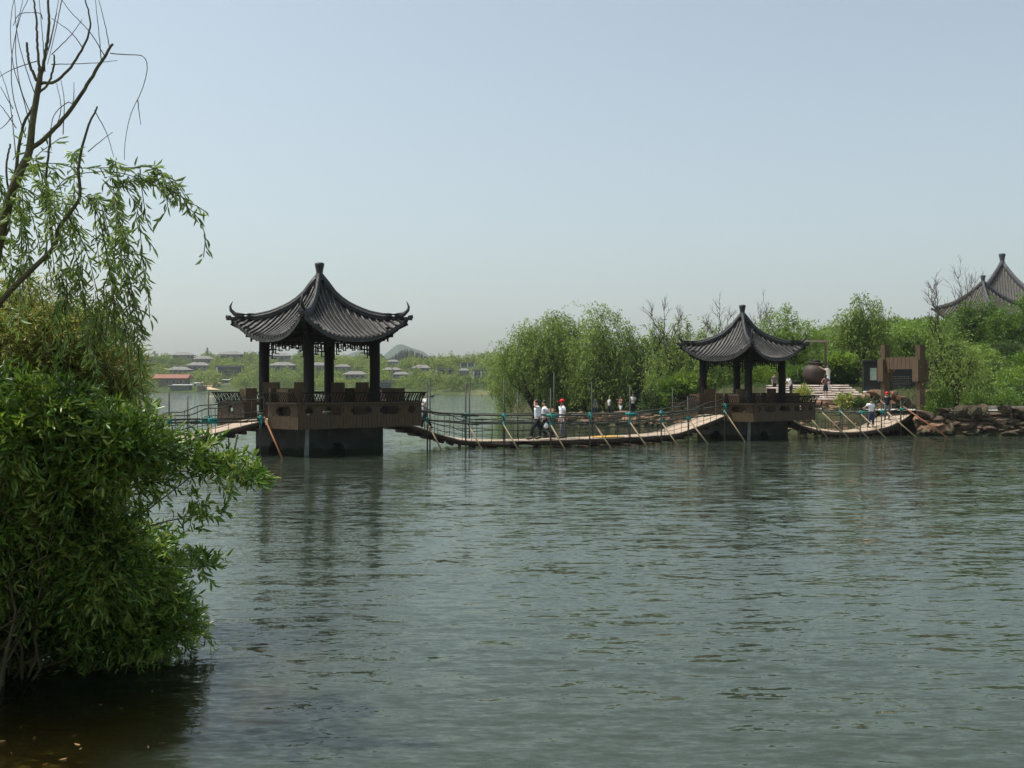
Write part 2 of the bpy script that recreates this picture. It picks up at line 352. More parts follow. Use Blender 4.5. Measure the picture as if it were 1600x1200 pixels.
# ------------------------------------------------------------------ water
def water_mat():
    m = bpy.data.materials.new('lake_water'); m.use_nodes = True; n = m.node_tree; L = n.links; n.nodes.clear()
    N = n.nodes.new
    geo = N('ShaderNodeNewGeometry'); out = N('ShaderNodeOutputMaterial')
    def slope(scale, detail, mp_scale, rot=0, rough=.6):
        mp = N('ShaderNodeMapping'); mp.inputs['Scale'].default_value = mp_scale; mp.inputs['Rotation'].default_value = (0, 0, rot)
        L.new(geo.outputs['Position'], mp.inputs[0]); t = N('ShaderNodeTexNoise'); t.inputs['Scale'].default_value = scale
        t.inputs['Detail'].default_value = detail; t.inputs['Roughness'].default_value = rough; t.inputs['Distortion'].default_value = .6
        L.new(mp.outputs[0], t.inputs['Vector']); v = N('ShaderNodeVectorMath'); v.operation = 'SUBTRACT'; v.inputs[1].default_value = (.5, .5, .5)
        L.new(t.outputs['Color'], v.inputs[0]); return v.outputs[0]
    def vscale(v, k, sock=None):
        s = N('ShaderNodeVectorMath'); s.operation = 'MULTIPLY'; s.inputs[1].default_value = k; L.new(v, s.inputs[0])
        if sock is None: return s.outputs[0]
        q = N('ShaderNodeVectorMath'); q.operation = 'SCALE'; L.new(s.outputs[0], q.inputs[0]); L.new(sock, q.inputs['Scale']); return q.outputs[0]
    def vadd(a, b): s = N('ShaderNodeVectorMath'); s.operation = 'ADD'; L.new(a, s.inputs[0]); L.new(b, s.inputs[1]); return s.outputs[0]
    # calm and ruffled patches
    pt = N('ShaderNodeTexNoise'); pt.inputs['Scale'].default_value = .16; pt.inputs['Detail'].default_value = 3
    pm = N('ShaderNodeMapping'); pm.inputs['Scale'].default_value = (.35, 1, 1); L.new(geo.outputs['Position'], pm.inputs[0]); L.new(pm.outputs[0], pt.inputs['Vector'])
    pr = N('ShaderNodeMapRange'); pr.inputs[1].default_value = .32; pr.inputs[2].default_value = .68; pr.inputs[3].default_value = .6; pr.inputs[4].default_value = 1.2
    L.new(pt.outputs[0], pr.inputs[0])
    # water is calmer in the lee of the near shore, rougher further out
    sx = N('ShaderNodeSeparateXYZ'); L.new(geo.outputs['Position'], sx.inputs[0])
    yr = N('ShaderNodeMapRange'); yr.inputs[1].default_value = 7; yr.inputs[2].default_value = 22; yr.inputs[3].default_value = 1.05; yr.inputs[4].default_value = 1.0
    L.new(sx.outputs[1], yr.inputs[0]); mul = N('ShaderNodeMath'); mul.operation = 'MULTIPLY'; L.new(pr.outputs[0], mul.inputs[0]); L.new(yr.outputs[0], mul.inputs[1])
    big = vscale(slope(2.0, 2, (.38, 1.5, 1), .10, .5), (.09, .25, 0), mul.outputs[0])
    med = vscale(slope(5.5, 3, (.42, 1.5, 1), -.10, .6), (.16, .48, 0), mul.outputs[0])
    fine = vscale(slope(17, 2, (.5, 1.4, 1), .12), (.14, .34, 0), mul.outputs[0])
    v = vadd(vadd(big, med), fine); v = vadd(v, vscale(v, (0, 0, 0)))
    up = N('ShaderNodeVectorMath'); up.operation = 'ADD'; up.inputs[1].default_value = (0, 0, 1); L.new(v, up.inputs[0])
    nm = N('ShaderNodeVectorMath'); nm.operation = 'NORMALIZE'; L.new(up.outputs[0], nm.inputs[0])
    gl = N('ShaderNodeBsdfGlossy'); gl.inputs['Roughness'].default_value = .03; gl.inputs['Color'].default_value = (.875, .92, .875, 1); L.new(nm.outputs[0], gl.inputs['Normal'])
    df = N('ShaderNodeBsdfDiffuse'); df.inputs['Color'].default_value = (.033, .043, .030, 1)
    tr = N('ShaderNodeBsdfTransparent'); tr.inputs['Color'].default_value = (.66, .64, .44, 1)
    # murk: clear over the shallows, opaque green further out
    mx = N('ShaderNodeMapRange'); mx.inputs[1].default_value = -3.1; mx.inputs[2].default_value = -1.6; L.new(sx.outputs[0], mx.inputs[0])
    my = N('ShaderNodeMapRange'); my.inputs[1].default_value = 8.5; my.inputs[2].default_value = 14; L.new(sx.outputs[1], my.inputs[0])
    ma = N('ShaderNodeMath'); ma.operation = 'MAXIMUM'; L.new(mx.outputs[0], ma.inputs[0]); L.new(my.outputs[0], ma.inputs[1])
    body = N('ShaderNodeMixShader'); L.new(ma.outputs[0], body.inputs[0]); L.new(tr.outputs[0], body.inputs[1]); L.new(df.outputs[0], body.inputs[2])
    fr = N('ShaderNodeFresnel'); fr.inputs[0].default_value = 1.333; L.new(nm.outputs[0], fr.inputs['Normal'])
    mix = N('ShaderNodeMixShader'); L.new(fr.outputs[0], mix.inputs[0]); L.new(body.outputs[0], mix.inputs[1]); L.new(gl.outputs[0], mix.inputs[2])
    L.new(mix.outputs[0], out.inputs[0]); return m
wv = MB(); wv.add([(-5000, -60, 0), (5000, -60, 0), (5000, 6000, 0), (-5000, 6000, 0)], [(0, 1, 2, 3)])
wo = wv.build('water', water_mat()); wo['kind'] = 'structure'

# ------------------------------------------------------------------ pavilion
ZC = [(0, 7.2), (.1, 6.75), (.175, 6.38), (.29, 6.0), (.44, 5.72), (.58, 5.53), (.73, 5.43), (.88, 5.43), (1, 5.5)]
ZM = [(0, 7.2), (.1, 6.62), (.2, 6.22), (.35, 5.74), (.5, 5.37), (.7, 5.0), (.85, 4.77), (1, 4.6)]
class Roof:
    def __init__(s, r, zc, zm, rows, bow=.92):
        s.S = r / math.sqrt(2); s.zc = zc; s.zm = zm; s.rows = rows; s.bow = bow
    def N(s, t): return s.S * (s.bow + (1 - s.bow) * abs(t / s.S) ** 3)
    def h(s, t, n):
        v = min(1, n / s.N(t)); u = min(1, abs(t) / max(n, 1e-4))
        return interp(v, s.zm) + (interp(v, s.zc) - interp(v, s.zm)) * u ** 2.6
    def side_matrix(s, k): return Matrix.Rotation(R(45 + 90 * k), 4, 'Z')      # local +Y = outward
def build_roof(parent, rf, mt, mr, tile_r=.062, zoff=0, horn=True, rafters=True, finial=True, curl=.62):
    n = 24; ms = MB()
    for k in range(4):
        A = rf.side_matrix(k); vs = []; fs = []
        for i in range(n + 1):
            for j in range(n + 1):
                u = -1 + 2 * i / n; v = j / n
                te = rf.S * u; t = te * v; nn = rf.N(te) * v
                # keep the ridge shared between neighbouring sides
                nn = max(nn, abs(t))
                vs.append(A @ Vector((t, nn, rf.h(t, nn))))
        for i in range(n):
            for j in range(n):
                a = i * (n + 1) + j; fs.append((a, a + 1, a + n + 2, a + n + 1))
        ms.add(vs, fs, True)
        # soffit
        vs2 = [p - Vector((0, 0, .13)) for p in vs]; ms.add(vs2, [tuple(reversed(f)) for f in fs], True)
        # eave fascia
        ev = [vs[i * (n + 1) + n] for i in range(n + 1)]
        ms.add([q for p in ev for q in (p, p - Vector((0, 0, .16)))], [(2 * i, 2 * i + 1, 2 * i + 3, 2 * i + 2) for i in range(n)])
    roof = ms.build('roof', mt, parent, world=False)
    rows = []
    for q in range(rf.rows):
        t = rf.S * (-1 + 2 * (q + .5) / rf.rows); b = MB(); n0 = abs(t) + tile_r * .6; n1 = rf.N(t) + .03
        k = max(3, int((n1 - n0) / .3)); pts = []; rad = []
        for i in range(k + 1):                      # overlapping cover tiles: each a bit wider at its lower end
            for e, rr in ((0, .88), (.93, 1.0)):
                if i == k and e: continue
                nn = n0 + (n1 - n0) * (i + e) / k; pts.append((t, nn, rf.h(t, min(nn, rf.N(t))) + tile_r * .35)); rad.append(tile_r * (rr if i < k else 1.06))
        b.tube(pts, rad, 7)
        me = b.mesh('tile_row', mt); rows.append(me)
    for k in range(4):
        for me in rows:
            o = link('tile_row', me, roof); o.rotation_euler = (0, 0, R(45 + 90 * k))
    for k in range(4):
        A = Matrix.Rotation(R(90 * k), 4, 'Z'); b = MB(); r = rf.S * math.sqrt(2); s_ = r / 3.65
        pts = []; rad = []
        for i in range(13):
            v = .02 + .93 * i / 12; pts.append(A @ Vector((0, r * v, interp(v, rf.zc) + .10 * s_))); rad.append(.105 * s_)
        rd = b.tube(pts, rad, 8)
        cap = [p + Vector((0, 0, .11 * s_)) for p in pts]; rd.tube(cap, .065 * s_, 6); rd.tube([p - Vector((0, 0, .09 * s_)) for p in pts], .10 * s_, 6)
        zt = interp(1, rf.zc)
        if horn:
            hp = [(.90, .10), (.955, .20), (1.0, .36), (1.008, .50), (.995, .62), (.98, .73)]
            rd.tube([A @ Vector((0, r * v, zt + (dz - .04) * curl / .62)) for v, dz in hp], [.10 * s_, .09 * s_, .068 * s_, .048 * s_, .03 * s_, .010 * s_], 7)
        rd.build('ridge', mr, roof, world=False)
        tp = MB(); tp.box((0, 0, 0), (.2 * s_, .34 * s_, .13 * s_), 0, A @ Matrix.Translation((0, r * 1.0, zt - .03)))
        tp.tube([A @ Vector((0, r * (1.0), zt + .02)), A @ Vector((0, r * 1.055, zt + .06 * s_))], .075 * s_, 8); tp.build('corner_tile', mr, roof, world=False)
        if rafters:
            c = MB(); c.bar(A @ Vector((0, r * .55, zt - .98)), A @ Vector((0, r * .99, zt - .2)), .16, .2)
            c.bar(A @ Vector((0, r * .72, zt - .78)), A @ Vector((0, r * .83, zt - .73)), .12, .12)
            c.bar(A @ Vector((0, r * .77, zt - .98)), A @ Vector((0, r * .77, zt - .55)), .07, .07)
            c.build('hip_rafter', M['darkwood'], parent, world=False)
    if rafters:
        for k in range(4):
            A = rf.side_matrix(k); c = MB()
            for q in range(19):
                t = rf.S * (-.9 + 1.8 * q / 18); n1 = rf.N(t) - .04
                c.bar(A @ Vector((t, 1.62, max(4.75, rf.h(t, 1.7) - .42))), A @ Vector((t, n1, rf.h(t, n1) - .19)), .07, .08)
            c.build('rafters', M['darkwood'], parent, world=False)
    if finial:
        s_ = rf.S * math.sqrt(2) / 3.65; zt = interp(0, rf.zc) - .12; f = MB()
        f.lathe([(.2, -.05), (.21, .03), (.17, .08), (.19, .13), (.145, .18), (.135, .25), (.15, .38), (.185, .54), (.2, .62), (.185, .675), (.12, .7)], (0, 0, zt), 14)
        for i, v in enumerate(f.v): f.v[i] = (v[0] * s_, v[1] * s_, zt + (v[2] - zt) * s_)
        f.build('finial', mr, roof, world=False)
    return roof

def column_ring(z0, z1, r, prof=.215):
    b = MB(); b.lathe([(prof * 1.02, z0), (prof, z0 + .3), (prof * .97, z1)], (0, 0, 0), 16); return b
def make_pavilion(label):
    root = empty('pavilion', (-7.93, 43.5, 0), label, 'pavilion', 'pavilions standing in the lake', 0)
    rf = Roof(3.65, ZC, ZM, 24); build_roof(root, rf, M['tile'], M['ridge'], .055)
    c = 2.28
    for k in range(4):
        a = R(90 * k); b = column_ring(1.3, 4.75, 0)
        o = b.build('column', M['darkwood'], root, world=False); o.location = (c * math.sin(a), c * math.cos(a), 0)
        pl = MB(); pl.lathe([(.30, 1.42), (.31, 1.55), (.25, 1.62)], (0, 0, 0), 14); q = pl.build('column_foot', M['concrete'], root, world=False); q.location = o.location
    sd = c / math.sqrt(2)      # beams and lattice between columns, in side frames
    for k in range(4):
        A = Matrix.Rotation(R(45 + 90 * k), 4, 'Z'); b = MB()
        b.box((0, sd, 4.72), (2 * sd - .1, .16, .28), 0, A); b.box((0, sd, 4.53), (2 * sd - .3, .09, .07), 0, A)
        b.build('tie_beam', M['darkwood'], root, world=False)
        l = MB(); W = sd - .22; step = .155; n = int(2 * W / step)
        for i in range(n + 1):
            x = -W + 2 * W * i / n; e = abs(x) / W
            dep = .2 + (.12 if i % 4 in (1, 2) else 0) + (.16 if e > .62 else 0) + (.2 if e > .84 else 0)
            l.box((x, sd, 4.52 - dep / 2), (.032, .04, dep), 0, A)
            if i < n:
                x2 = x + 2 * W / n
                for z in ([4.40] if i % 2 else [4.33]) + ([4.52 - dep] if i % 4 in (1, 3) or e > .6 else [4.28]) + ([4.2] if e > .62 else []):
                    l.box(((x + x2) / 2, sd, z), (2 * W / n + .03, .038, .03), 0, A)
        l.build('lattice', M['darkwood'], root, world=False)
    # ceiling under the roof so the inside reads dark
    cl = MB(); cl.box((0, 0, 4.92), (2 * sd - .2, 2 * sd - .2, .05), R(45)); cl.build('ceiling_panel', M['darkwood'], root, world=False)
    # concrete plinth with an arched niche on each side
    bs = 2.62 / math.sqrt(2); 
    for k in range(4):
        A = Matrix.Rotation(R(45 + 90 * k), 4, 'Z'); b = MB(); pts = []
        ang = [math.pi * i / 10 for i in range(11)]; r0 = .42; off = .45
        outer = [(-bs, -.8), (-bs, 1.2), (bs, 1.2), (bs, -.8), (off + r0, -.8)] + [(off + r0 * math.cos(t), .02 + .44 * math.sin(t)) for t in ang] + [(off - r0, -.8)]
        vs = [A @ Vector((x, bs, z)) for x, z in outer]; inner = [A @ Vector((x, bs - .5, z)) for x, z in outer]
        b.add(vs + inner, [tuple(range(len(outer)))] + [(i, i + len(outer), (i + 1) % len(outer) + len(outer), (i + 1) % len(outer)) for i in range(4, len(outer))])
        b.box((off, bs - .62, 0), (1.4, .1, 1.6), 0, A)
        b.build('plinth_wall', M['concrete'], root, world=False)
    for a in (180,):
        b = MB(); A = Matrix.Rotation(R(a), 4, 'Z')
        b.add([A @ Vector(p) for p in ((-.07, 2.635, 1.1), (.05, 2.635, 1.1), (.13, 2.635, -.2), (-.06, 2.635, -.2))] + [A @ Vector(p) for p in ((-.07, 2.55, 1.1), (.05, 2.55, 1.1), (.13, 2.55, -.2), (-.06, 2.55, -.2))], [(0, 1, 2, 3), (4, 0, 3, 7), (1, 5, 6, 2)])
        b.build('lime_stain', M['streak'], root, world=False, label='pale lime stain running down the plinth corner')
    # platform
    ps = 4.2 / math.sqrt(2)
    b = MB(); b.box((0, 0, 1.28), (2 * ps - .3, 2 * ps - .3, .22), R(45)); b.build('floor_slab', M['seat'], root, world=False)
    # four sides; k=1 and k=3 carry the bridge openings (front-left and back-right)
    for k in range(4):
        A = Matrix.Rotation(R(45 + 90 * k), 4, 'Z'); opening = k in (1, 3); y0, y1 = ps, ps - .14
        segs = [(-ps, ps)] if not opening else [(-ps, -.85), (.85, ps)]
        ho = [(-2.35, 'c'), (-1.25, 'l'), (0, 'l'), (1.25, 'l'), (2.35, 'c')] if not opening else [(-1.95, 'l'), (1.95, 'c')]
        if not opening: ho = [(-2.45, 'c'), (-1.35, 'l'), (.05, 'l'), (1.45, 'l'), (2.5, 'c')]
        holes = []
        for x, t in ho:
            if t == 'c': holes += [(x - .21, x + .21, 1.66, 1.82), (x - .12, x + .12, 1.58, 1.90)]
            else: holes += [(x - .52, x + .52, 1.66, 1.82), (x - .42, x + .42, 1.57, 1.90)]
        zs = [1.08, 1.55, 1.57, 1.58, 1.66, 1.82, 1.90, 2.0]
        for a, bb in segs:
            xs = sorted({a, bb} | {h for H in holes for h in H[:2] if a < h < bb})
            xx = [xs[0]]
            for v in xs[1:]:
                if v - xx[-1] > .001: xx.append(v)
            w = MB(); w.cells(xx, zs, lambda i, j: not any(h[0] - .001 <= (xx[i] + xx[i + 1]) / 2 <= h[1] + .001 and h[2] - .001 <= (zs[j] + zs[j + 1]) / 2 <= h[3] + .001 for h in holes), y0, y1, A)
            pw = w.build('parapet', M['plank'], root, world=False)
            # vertical cladding planks on the lower band
            cb = MB(); x = a + .01; rr = random.Random(k * 7 + int(a * 10))
            while x < bb - .02:
                wd = min(.15 + rr.uniform(-.01, .01), bb - x - .005); th = .022 + rr.uniform(0, .012)
                cb.box((x + wd / 2, y0 + th / 2 + .001, 1.30 + rr.uniform(-.004, .004)), (wd - .012, th, .47), 0, A); x += wd
            cb.build('cladding', M['plank'], pw, world=False)
            st = MB(); st.box(((a + bb) / 2, y0 - .1, 2.03), (bb - a - (.0 if opening else .55), .42, .055), 0, A); st.build('bench_seat', M['plank'], root, world=False)
            # outward leaning back rail
            rl = MB(); nb = int((bb - a) / .15)
            for i in range(nb + 1):
                x = a + .05 + (bb - a - .1) * i / nb
                q0 = A @ Vector((x, y0 + .04, 2.05)); q1 = A @ Vector((x, y0 + .10, 2.2)); q2 = A @ Vector((x, y0 + .24, 2.42))
                rl.bar(q0, q1, .028, .028); rl.bar(q1, q2, .028, .028)
            rl.bar(A @ Vector((a + .0, y0 + .25, 2.435)), A @ Vector((bb, y0 + .25, 2.435)), .06, .05); rl.bar(A @ Vector((a, y0 + .05, 2.085)), A @ Vector((bb, y0 + .05, 2.085)), .04, .03)
            rl.build('back_rail', M['darkwood'], root, world=False)
            if opening:
                e = bb if a < 0 else a; sg = -1 if a < 0 else 1
                g = MB(); g.box((e + sg * .46, y0 - .36, 1.96), (.9, .12, 1.22), 0, A); g.box((e + sg * .05, y0 - .30, 1.98), (.12, .5, 1.26), 0, A)
                g.build('entrance_panel', M['plank'], root, world=False)
    # pedestals standing by the columns and solid seat screens
    for (x, y, w, z, d) in [(-1.92, -.25, .62, 2.85, .3), (-.42, -1.88, .42, 2.85, .3), (.42, 2.05, .56, 2.85, .3), (1.72, .3, .5, 2.85, .3)]:
        b = MB(); b.box((x, y, (1.39 + z) / 2), (w, d, z - 1.39)); b.build('pedestal', M['plank'], root, world=False)
    for (x, y, w) in [(-1.05, -1.35, .95), (.55, 2.5, .95), (1.75, 1.3, .5), (2.75, .75, 1.35)]:
        b = MB(); b.box((x, y, 2.0), (w, .3, 1.22)); b.box((x - w / 2 - .1, y, 2.01), (.2, .34, 1.24)); b.build('seat_screen', M['plank'], root, world=False)
    return root
pav1 = make_pavilion('larger dark tiled pavilion in the lake, nearest the willow and bushes')
OFF['pav'] = pav1.location.copy()
reindex()
pav2 = copy_tree(pav1); pav2.location = (12.0, 55.0, 0); pav2.scale = (.89,) * 3; pav2.rotation_euler = (0, 0, R(-4))
pav2['label'] = 'smaller dark tiled pavilion by the rocky shore, just left of the clay jar'

# ------------------------------------------------------------------ rope bridges
def cat_path(pts, n=60):
    """Catmull-Rom through points"""
    pts = [Vector(p) for p in pts]; q = [2 * pts[0] - pts[1]] + pts + [2 * pts[-1] - pts[-2]]; out = []
    m = len(pts) - 1
    for i in range(n + 1):
        s = min(i / n * m, m - 1e-6); k = int(s); t = s - k; a, b, c, d = q[k:k + 4]
        out.append(.5 * ((2 * b) + (-a + c) * t + (2 * a - 5 * b + 4 * c - d) * t * t + (-a + 3 * b - 3 * c + d) * t ** 3))
    return out
class Bridge:
    def __init__(s, pts, w, label):
        s.path = cat_path(pts, 140); s.w = w; s.root = empty('rope_bridge', tuple(pts[len(pts) // 2]), label, 'bridge', 'rope bridge spans over the lake')
    def at_px(s, px, side=0):
        best = min(range(len(s.path)), key=lambda i: abs(800 + F * s.off(i, side).x / s.off(i, side).y - px)); return best
    def nrm(s, i):
        a = s.path[max(0, i - 1)]; b = s.path[min(len(s.path) - 1, i + 1)]; t = (b - a); return Vector((t.y, -t.x, 0)).normalized()   # towards the viewer
    def off(s, i, k): return s.path[i] + s.nrm(i) * k * s.w / 2
    def build(s, near, far, braces, rails, seed=1, floats=True):
        rt = s.root; n = len(s.path); rr = random.Random(seed)
        d = MB()
        for i in range(n - 1):
            a0, a1 = s.off(i, -1), s.off(i, 1); b0, b1 = s.off(i + 1, -1), s.off(i + 1, 1); g = .96; z = Vector((0, 0, rr.uniform(0, .012)))
            b0 = a0 + (b0 - a0) * g; b1 = a1 + (b1 - a1) * g; t = Vector((0, 0, -.04))
            v = [a0 + z, a1 + z, b1 + z, b0 + z]; d.add(v + [p + t for p in v], [(0, 1, 2, 3), (7, 6, 5, 4), (1, 5, 6, 2), (4, 0, 3, 7), (0, 4, 5, 1), (3, 2, 6, 7)])
        dk = d.build('deck', M['deck'], rt); dk['kind'] = 'stuff'
        for k in (-.94, 0, .94):
            b = MB(); b.tube([s.off(i, k) + Vector((0, 0, -.14)) for i in range(0, n, 4)], .10, 6); b.build('beam', M['beam'], rt)
        fl = MB()
        for i in range(3, n - 3, 6):
            p, q = s.off(i, -1.15) + Vector((0, 0, -.28)), s.off(i, 1.12) + Vector((0, 0, -.28)); fl.tube([p, q], .06 + rr.uniform(0, .03), 6)
        fb = fl.build('crossbeams', M['beam'], rt); fb['kind'] = 'stuff'
        # rope rails with hangers along both edges
        for k in (-1, 1):
            hr = MB(); up = [s.off(i, k) + Vector((0, 0, .92 + .05 * math.sin(i * .35 + k))) for i in range(0, n, 2)]; hr.tube(up, .022, 5)
            mid = [s.off(i, k) + Vector((0, 0, .50 - .10 * abs(math.sin(i * .14 + k)))) for i in range(n)]; hr.tube(mid, .016, 4)
            low = [s.off(i, k * 1.01) + Vector((0, 0, .22 - .05 * abs(math.sin(i * .23)))) for i in range(n)]; hr.tube(low, .012, 4)
            hr.build('side_ropes', M['rope'], rt)
            hg = MB(); dist = 0
            for i in range(1, n):
                dist += (s.path[i] - s.path[i - 1]).length
                if dist > .48:
                    dist = 0; hg.tube([s.off(i, k) + Vector((rr.uniform(-.04, .04), 0, .0)), s.off(i, k) + Vector((rr.uniform(-.03, .03), 0, .93))], .012, 4)
            q = hg.build('hangers', M['rope'], rt); q['kind'] = 'stuff'
        tp = []
        for px, zt in near:
            i = s.at_px(px, 1.12); p = s.off(i, 1.12); b = MB(); lx = rr.uniform(-.03, .03)
            b.tube([(p.x, p.y, -1.2), (p.x + lx, p.y, zt)], [.038, .03], 7); b.build('post', M['pole'], rt); tp.append((p, i))
        for px, zt in far:
            i = s.at_px(px, -1.12); p = s.off(i, -1.12); b = MB(); lx = rr.uniform(-.04, .04)
            b.tube([(p.x, p.y, -1.2), (p.x + lx, p.y, zt)], [.036, .026], 7); b.build('post', M['pole'], rt)
        for (px, dx, dy, ztop, m) in braces:
            i = s.at_px(px, 1.15); p = s.off(i, 1.15); b = MB(); b.tube([(p.x, p.y - .05, ztop), (p.x + dx, p.y - dy, -.15)], .034, 7); b.build('brace', M[m], rt)
        # straight hand poles lashed from post to post
        for k, zf, r in rails:
            pts = [s.off(i, 1.15 * k) for i in range(0, n, 5)]; b = MB(); prev = None; j = 0
            while j + 3 < len(pts):
                e = min(j + 6, len(pts) - 1); a, c = pts[j], pts[e]
                b.tube([(a.x, a.y, zf(a.z) + rr.uniform(-.03, .03)), (c.x, c.y, zf(c.z) + rr.uniform(-.03, .03))], r, 6); j = e - 1
            b.build('hand_pole', M['pole'], rt)
        rail_z = [zf for k, zf, r in rails if k > 0]
        for p, i in tp:
            for zf in rail_z:
                if rr.random() < .25: continue
                b = MB(); z = zf(s.off(i, 1).z); L_ = rr.choice([.08, .1, .12, .12, .35])
                b.tube([(p.x - L_ * rr.random(), p.y - .02, z), (p.x + L_, p.y - .02, z + rr.uniform(-.02, .02))], [.07, .055], 7)
                b.lathe([(.055, -.13), (.075, -.05), (.07, .06), (.05, .12)], (p.x, p.y, z), 7)
                if rr.random() < .5: b.tube([(p.x + .03, p.y - .06, z), (p.x + .06, p.y - .09, z - .25 - rr.random() * .2)], [.03, .012], 5)
                b.build('cord_lashing', M['teal'], rt)
ru = lambda z: 1.42 + .36 * (z - .35)
rl_ = lambda z: 1.04 + .42 * (z - .35)
F1 = 1.38
b1 = Bridge([(-26, 35.5, .38), (-20, 36.3, .28), (-15.6, 37.3, .34), (-13.3, 38.6, .56), (-11.7, 39.9, .92), (-10.05, 41.35, F1)], 1.55, 'left bamboo rope bridge span, rising from behind the willow to the larger pavilion')
b1.build([(60, 2.5), (130, 2.4), (197, 2.62), (263, 2.45), (325, 2.56), (408, 1.55)], [(100, 2.4), (232, 2.4), (293, 2.3), (358, 1.2)],
         [(325, .75, .7, 1.3, 'brace'), (412, 1.05, 1.4, 1.5, 'rust'), (197, .7, .9, 1.2, 'brace'), (372, -.1, .5, .9, 'pole')],
         [(1, lambda z: 1.36, .035), (1, lambda z: 1.46, .025), (-1, lambda z: 1.4, .03)], 3)
b2 = Bridge([(-5.85, 45.6, F1), (-4.5, 46.5, .93), (-3.1, 47.1, .50), (-1.6, 47.2, .28), (1.3, 46.7, .34), (4.6, 48.3, .38), (7.1, 50.2, .45), (8.4, 51.3, .76), (10.1, 53.1, 1.24)], 1.55,
            'long middle bamboo rope bridge span sagging between the two pavilions')
b2.build([(668, 2.85), (727, 2.8), (789, 3.0), (863, 2.6), (924, 1.45), (983, 2.75), (1032, 1.45), (1075, 2.2), (1132, 1.75)],
         [(673, 3.0), (731, 2.9), (807, 2.4), (868, 3.3), (925, 2.9), (1000, 1.4), (1050, 2.6)],
         [(668, .72, .8, 1.08, 'brace'), (730, .7, .8, 1.05, 'brace'), (790, .7, .8, 1.0, 'brace'), (862, .65, .8, 1.0, 'brace'), (926, .75, .8, 1.0, 'brace'), (984, .75, .9, 1.05, 'brace'),
          (1033, .7, .9, 1.0, 'brace'), (1076, .85, .9, 1.1, 'brace'), (1134, .85, 1.0, 1.4, 'brace')],
         [(1, ru, .04), (1, rl_, .032), (-1, ru, .035), (-1, rl_, .03)], 5)
b3 = Bridge([(13.85, 56.85, 1.24), (15.0, 57.3, .82), (16.2, 57.2, .44), (17.7, 56.7, .25), (19.3, 57.2, .42), (20.8, 58.6, .80), (22.3, 60.6, 1.27)], 1.6,
            'short right bamboo rope bridge span between the smaller pavilion and the wooden gate')
b3.build([(1276, 1.2), (1311, 1.6), (1345, 1.3), (1378, 1.5), (1408, 1.9)], [(1290, 1.4), (1330, 1.5), (1362, 1.6), (1400, 2.0)],
         [(1262, .9, .9, 1.15, 'brace'), (1284, 1.25, 1.0, 1.3, 'brace'), (1313, 1.3, 1.0, 1.35, 'brace'), (1345, 1.1, 1.1, 1.2, 'brace'), (1385, 1.3, 1.2, 1.3, 'brace'), (1410, 1.9, 1.8, 1.6, 'rust')],
         [(1, lambda z: 1.30 + .3 * (z - .3), .03), (-1, lambda z: 1.35 + .3 * (z - .3), .03)], 8)
i = b2.at_px(943, 0); yb = empty('yellow_board', tuple(b2.path[i]), 'bright yellow board lying flat on the middle bridge deck', 'board')
d = MB(); tdir = (b2.path[i + 3] - b2.path[i - 3]).normalized(); ang = math.atan2(tdir.y, tdir.x); d.box(b2.path[i] + Vector((0, 0, .035)) + b2.nrm(i) * .25, (1.25, .95, .03), ang); d.build('board_sheet', M['yellow'], yb)

# ------------------------------------------------------------------ wooden gate
gate = empty('wooden_gate', (22.75, 60.4, 1.1), 'tall brown wooden gate frame at the landing end of the rope bridge', 'gate')
gp0, gp1 = Vector((23.05, 59.6, 0)), Vector((21.95, 62.1, 0)); gd = (gp1 - gp0).normalized(); ga = math.atan2(gd.y, gd.x); gn = Vector((gd.y, -gd.x, 0)) * -1
for p in (gp0, gp1):
    zt = CAMZ + (HY - 539) / F * p.y
    b = MB(); b.box((p.x, p.y, (zt + .75) / 2), (.34, .38, zt - .75), ga)
    for k in range(-2, 3): b.box(tuple(p + gn * .0 + gd * (k * .066) + Vector((0, 0, (zt + .9) / 2)) - gn * 0), (.058, .40 + .01 * (k % 2), zt - .95), ga)
    b.build('post', M['gatewood'], gate)
    f = MB(); f.box((p.x, p.y, .35), (.46, .5, 1.0), ga); f.build('concrete_footing', M['concrete'], gate)
    hb = MB(); q = p + gn * .29; z1 = CAMZ + (HY - 562) / F * p.y; z0 = CAMZ + (HY - 596) / F * p.y; hb.box((q.x, q.y, (z0 + z1) / 2), (.44, .2, z1 - z0), ga)
    q = p - gn * .29; hb.box((q.x, q.y, (z0 + z1) / 2), (.44, .2, z1 - z0), ga); hb.build('bracket_block', M['gatewood'], gate)
mid = (gp0 + gp1) / 2; b = MB(); z1 = CAMZ + (HY - 558) / F * 61; z0 = CAMZ + (HY - 577) / F * 61
L_ = (gp1 - gp0).length; n = 15
for k in range(n):
    c = gp0 + gd * (.18 + (L_ - .36) * (k + .5) / n); b.box((c.x, c.y, (z0 + z1) / 2), ((L_ - .36) / n - .012, .30 + .02 * (k % 2), z1 - z0), ga)
b.box((mid.x, mid.y, (z0 + z1) / 2 + .02), (L_ - .34, .26, z1 - z0 - .04), ga)
for sg, p in ((1, gp0), (-1, gp1)):
    c = p + gd * sg * .32; b.box((c.x, c.y, z0 - .1), (.3, .26, .22), ga)
b.build('lintel', M['gatewood'], gate)

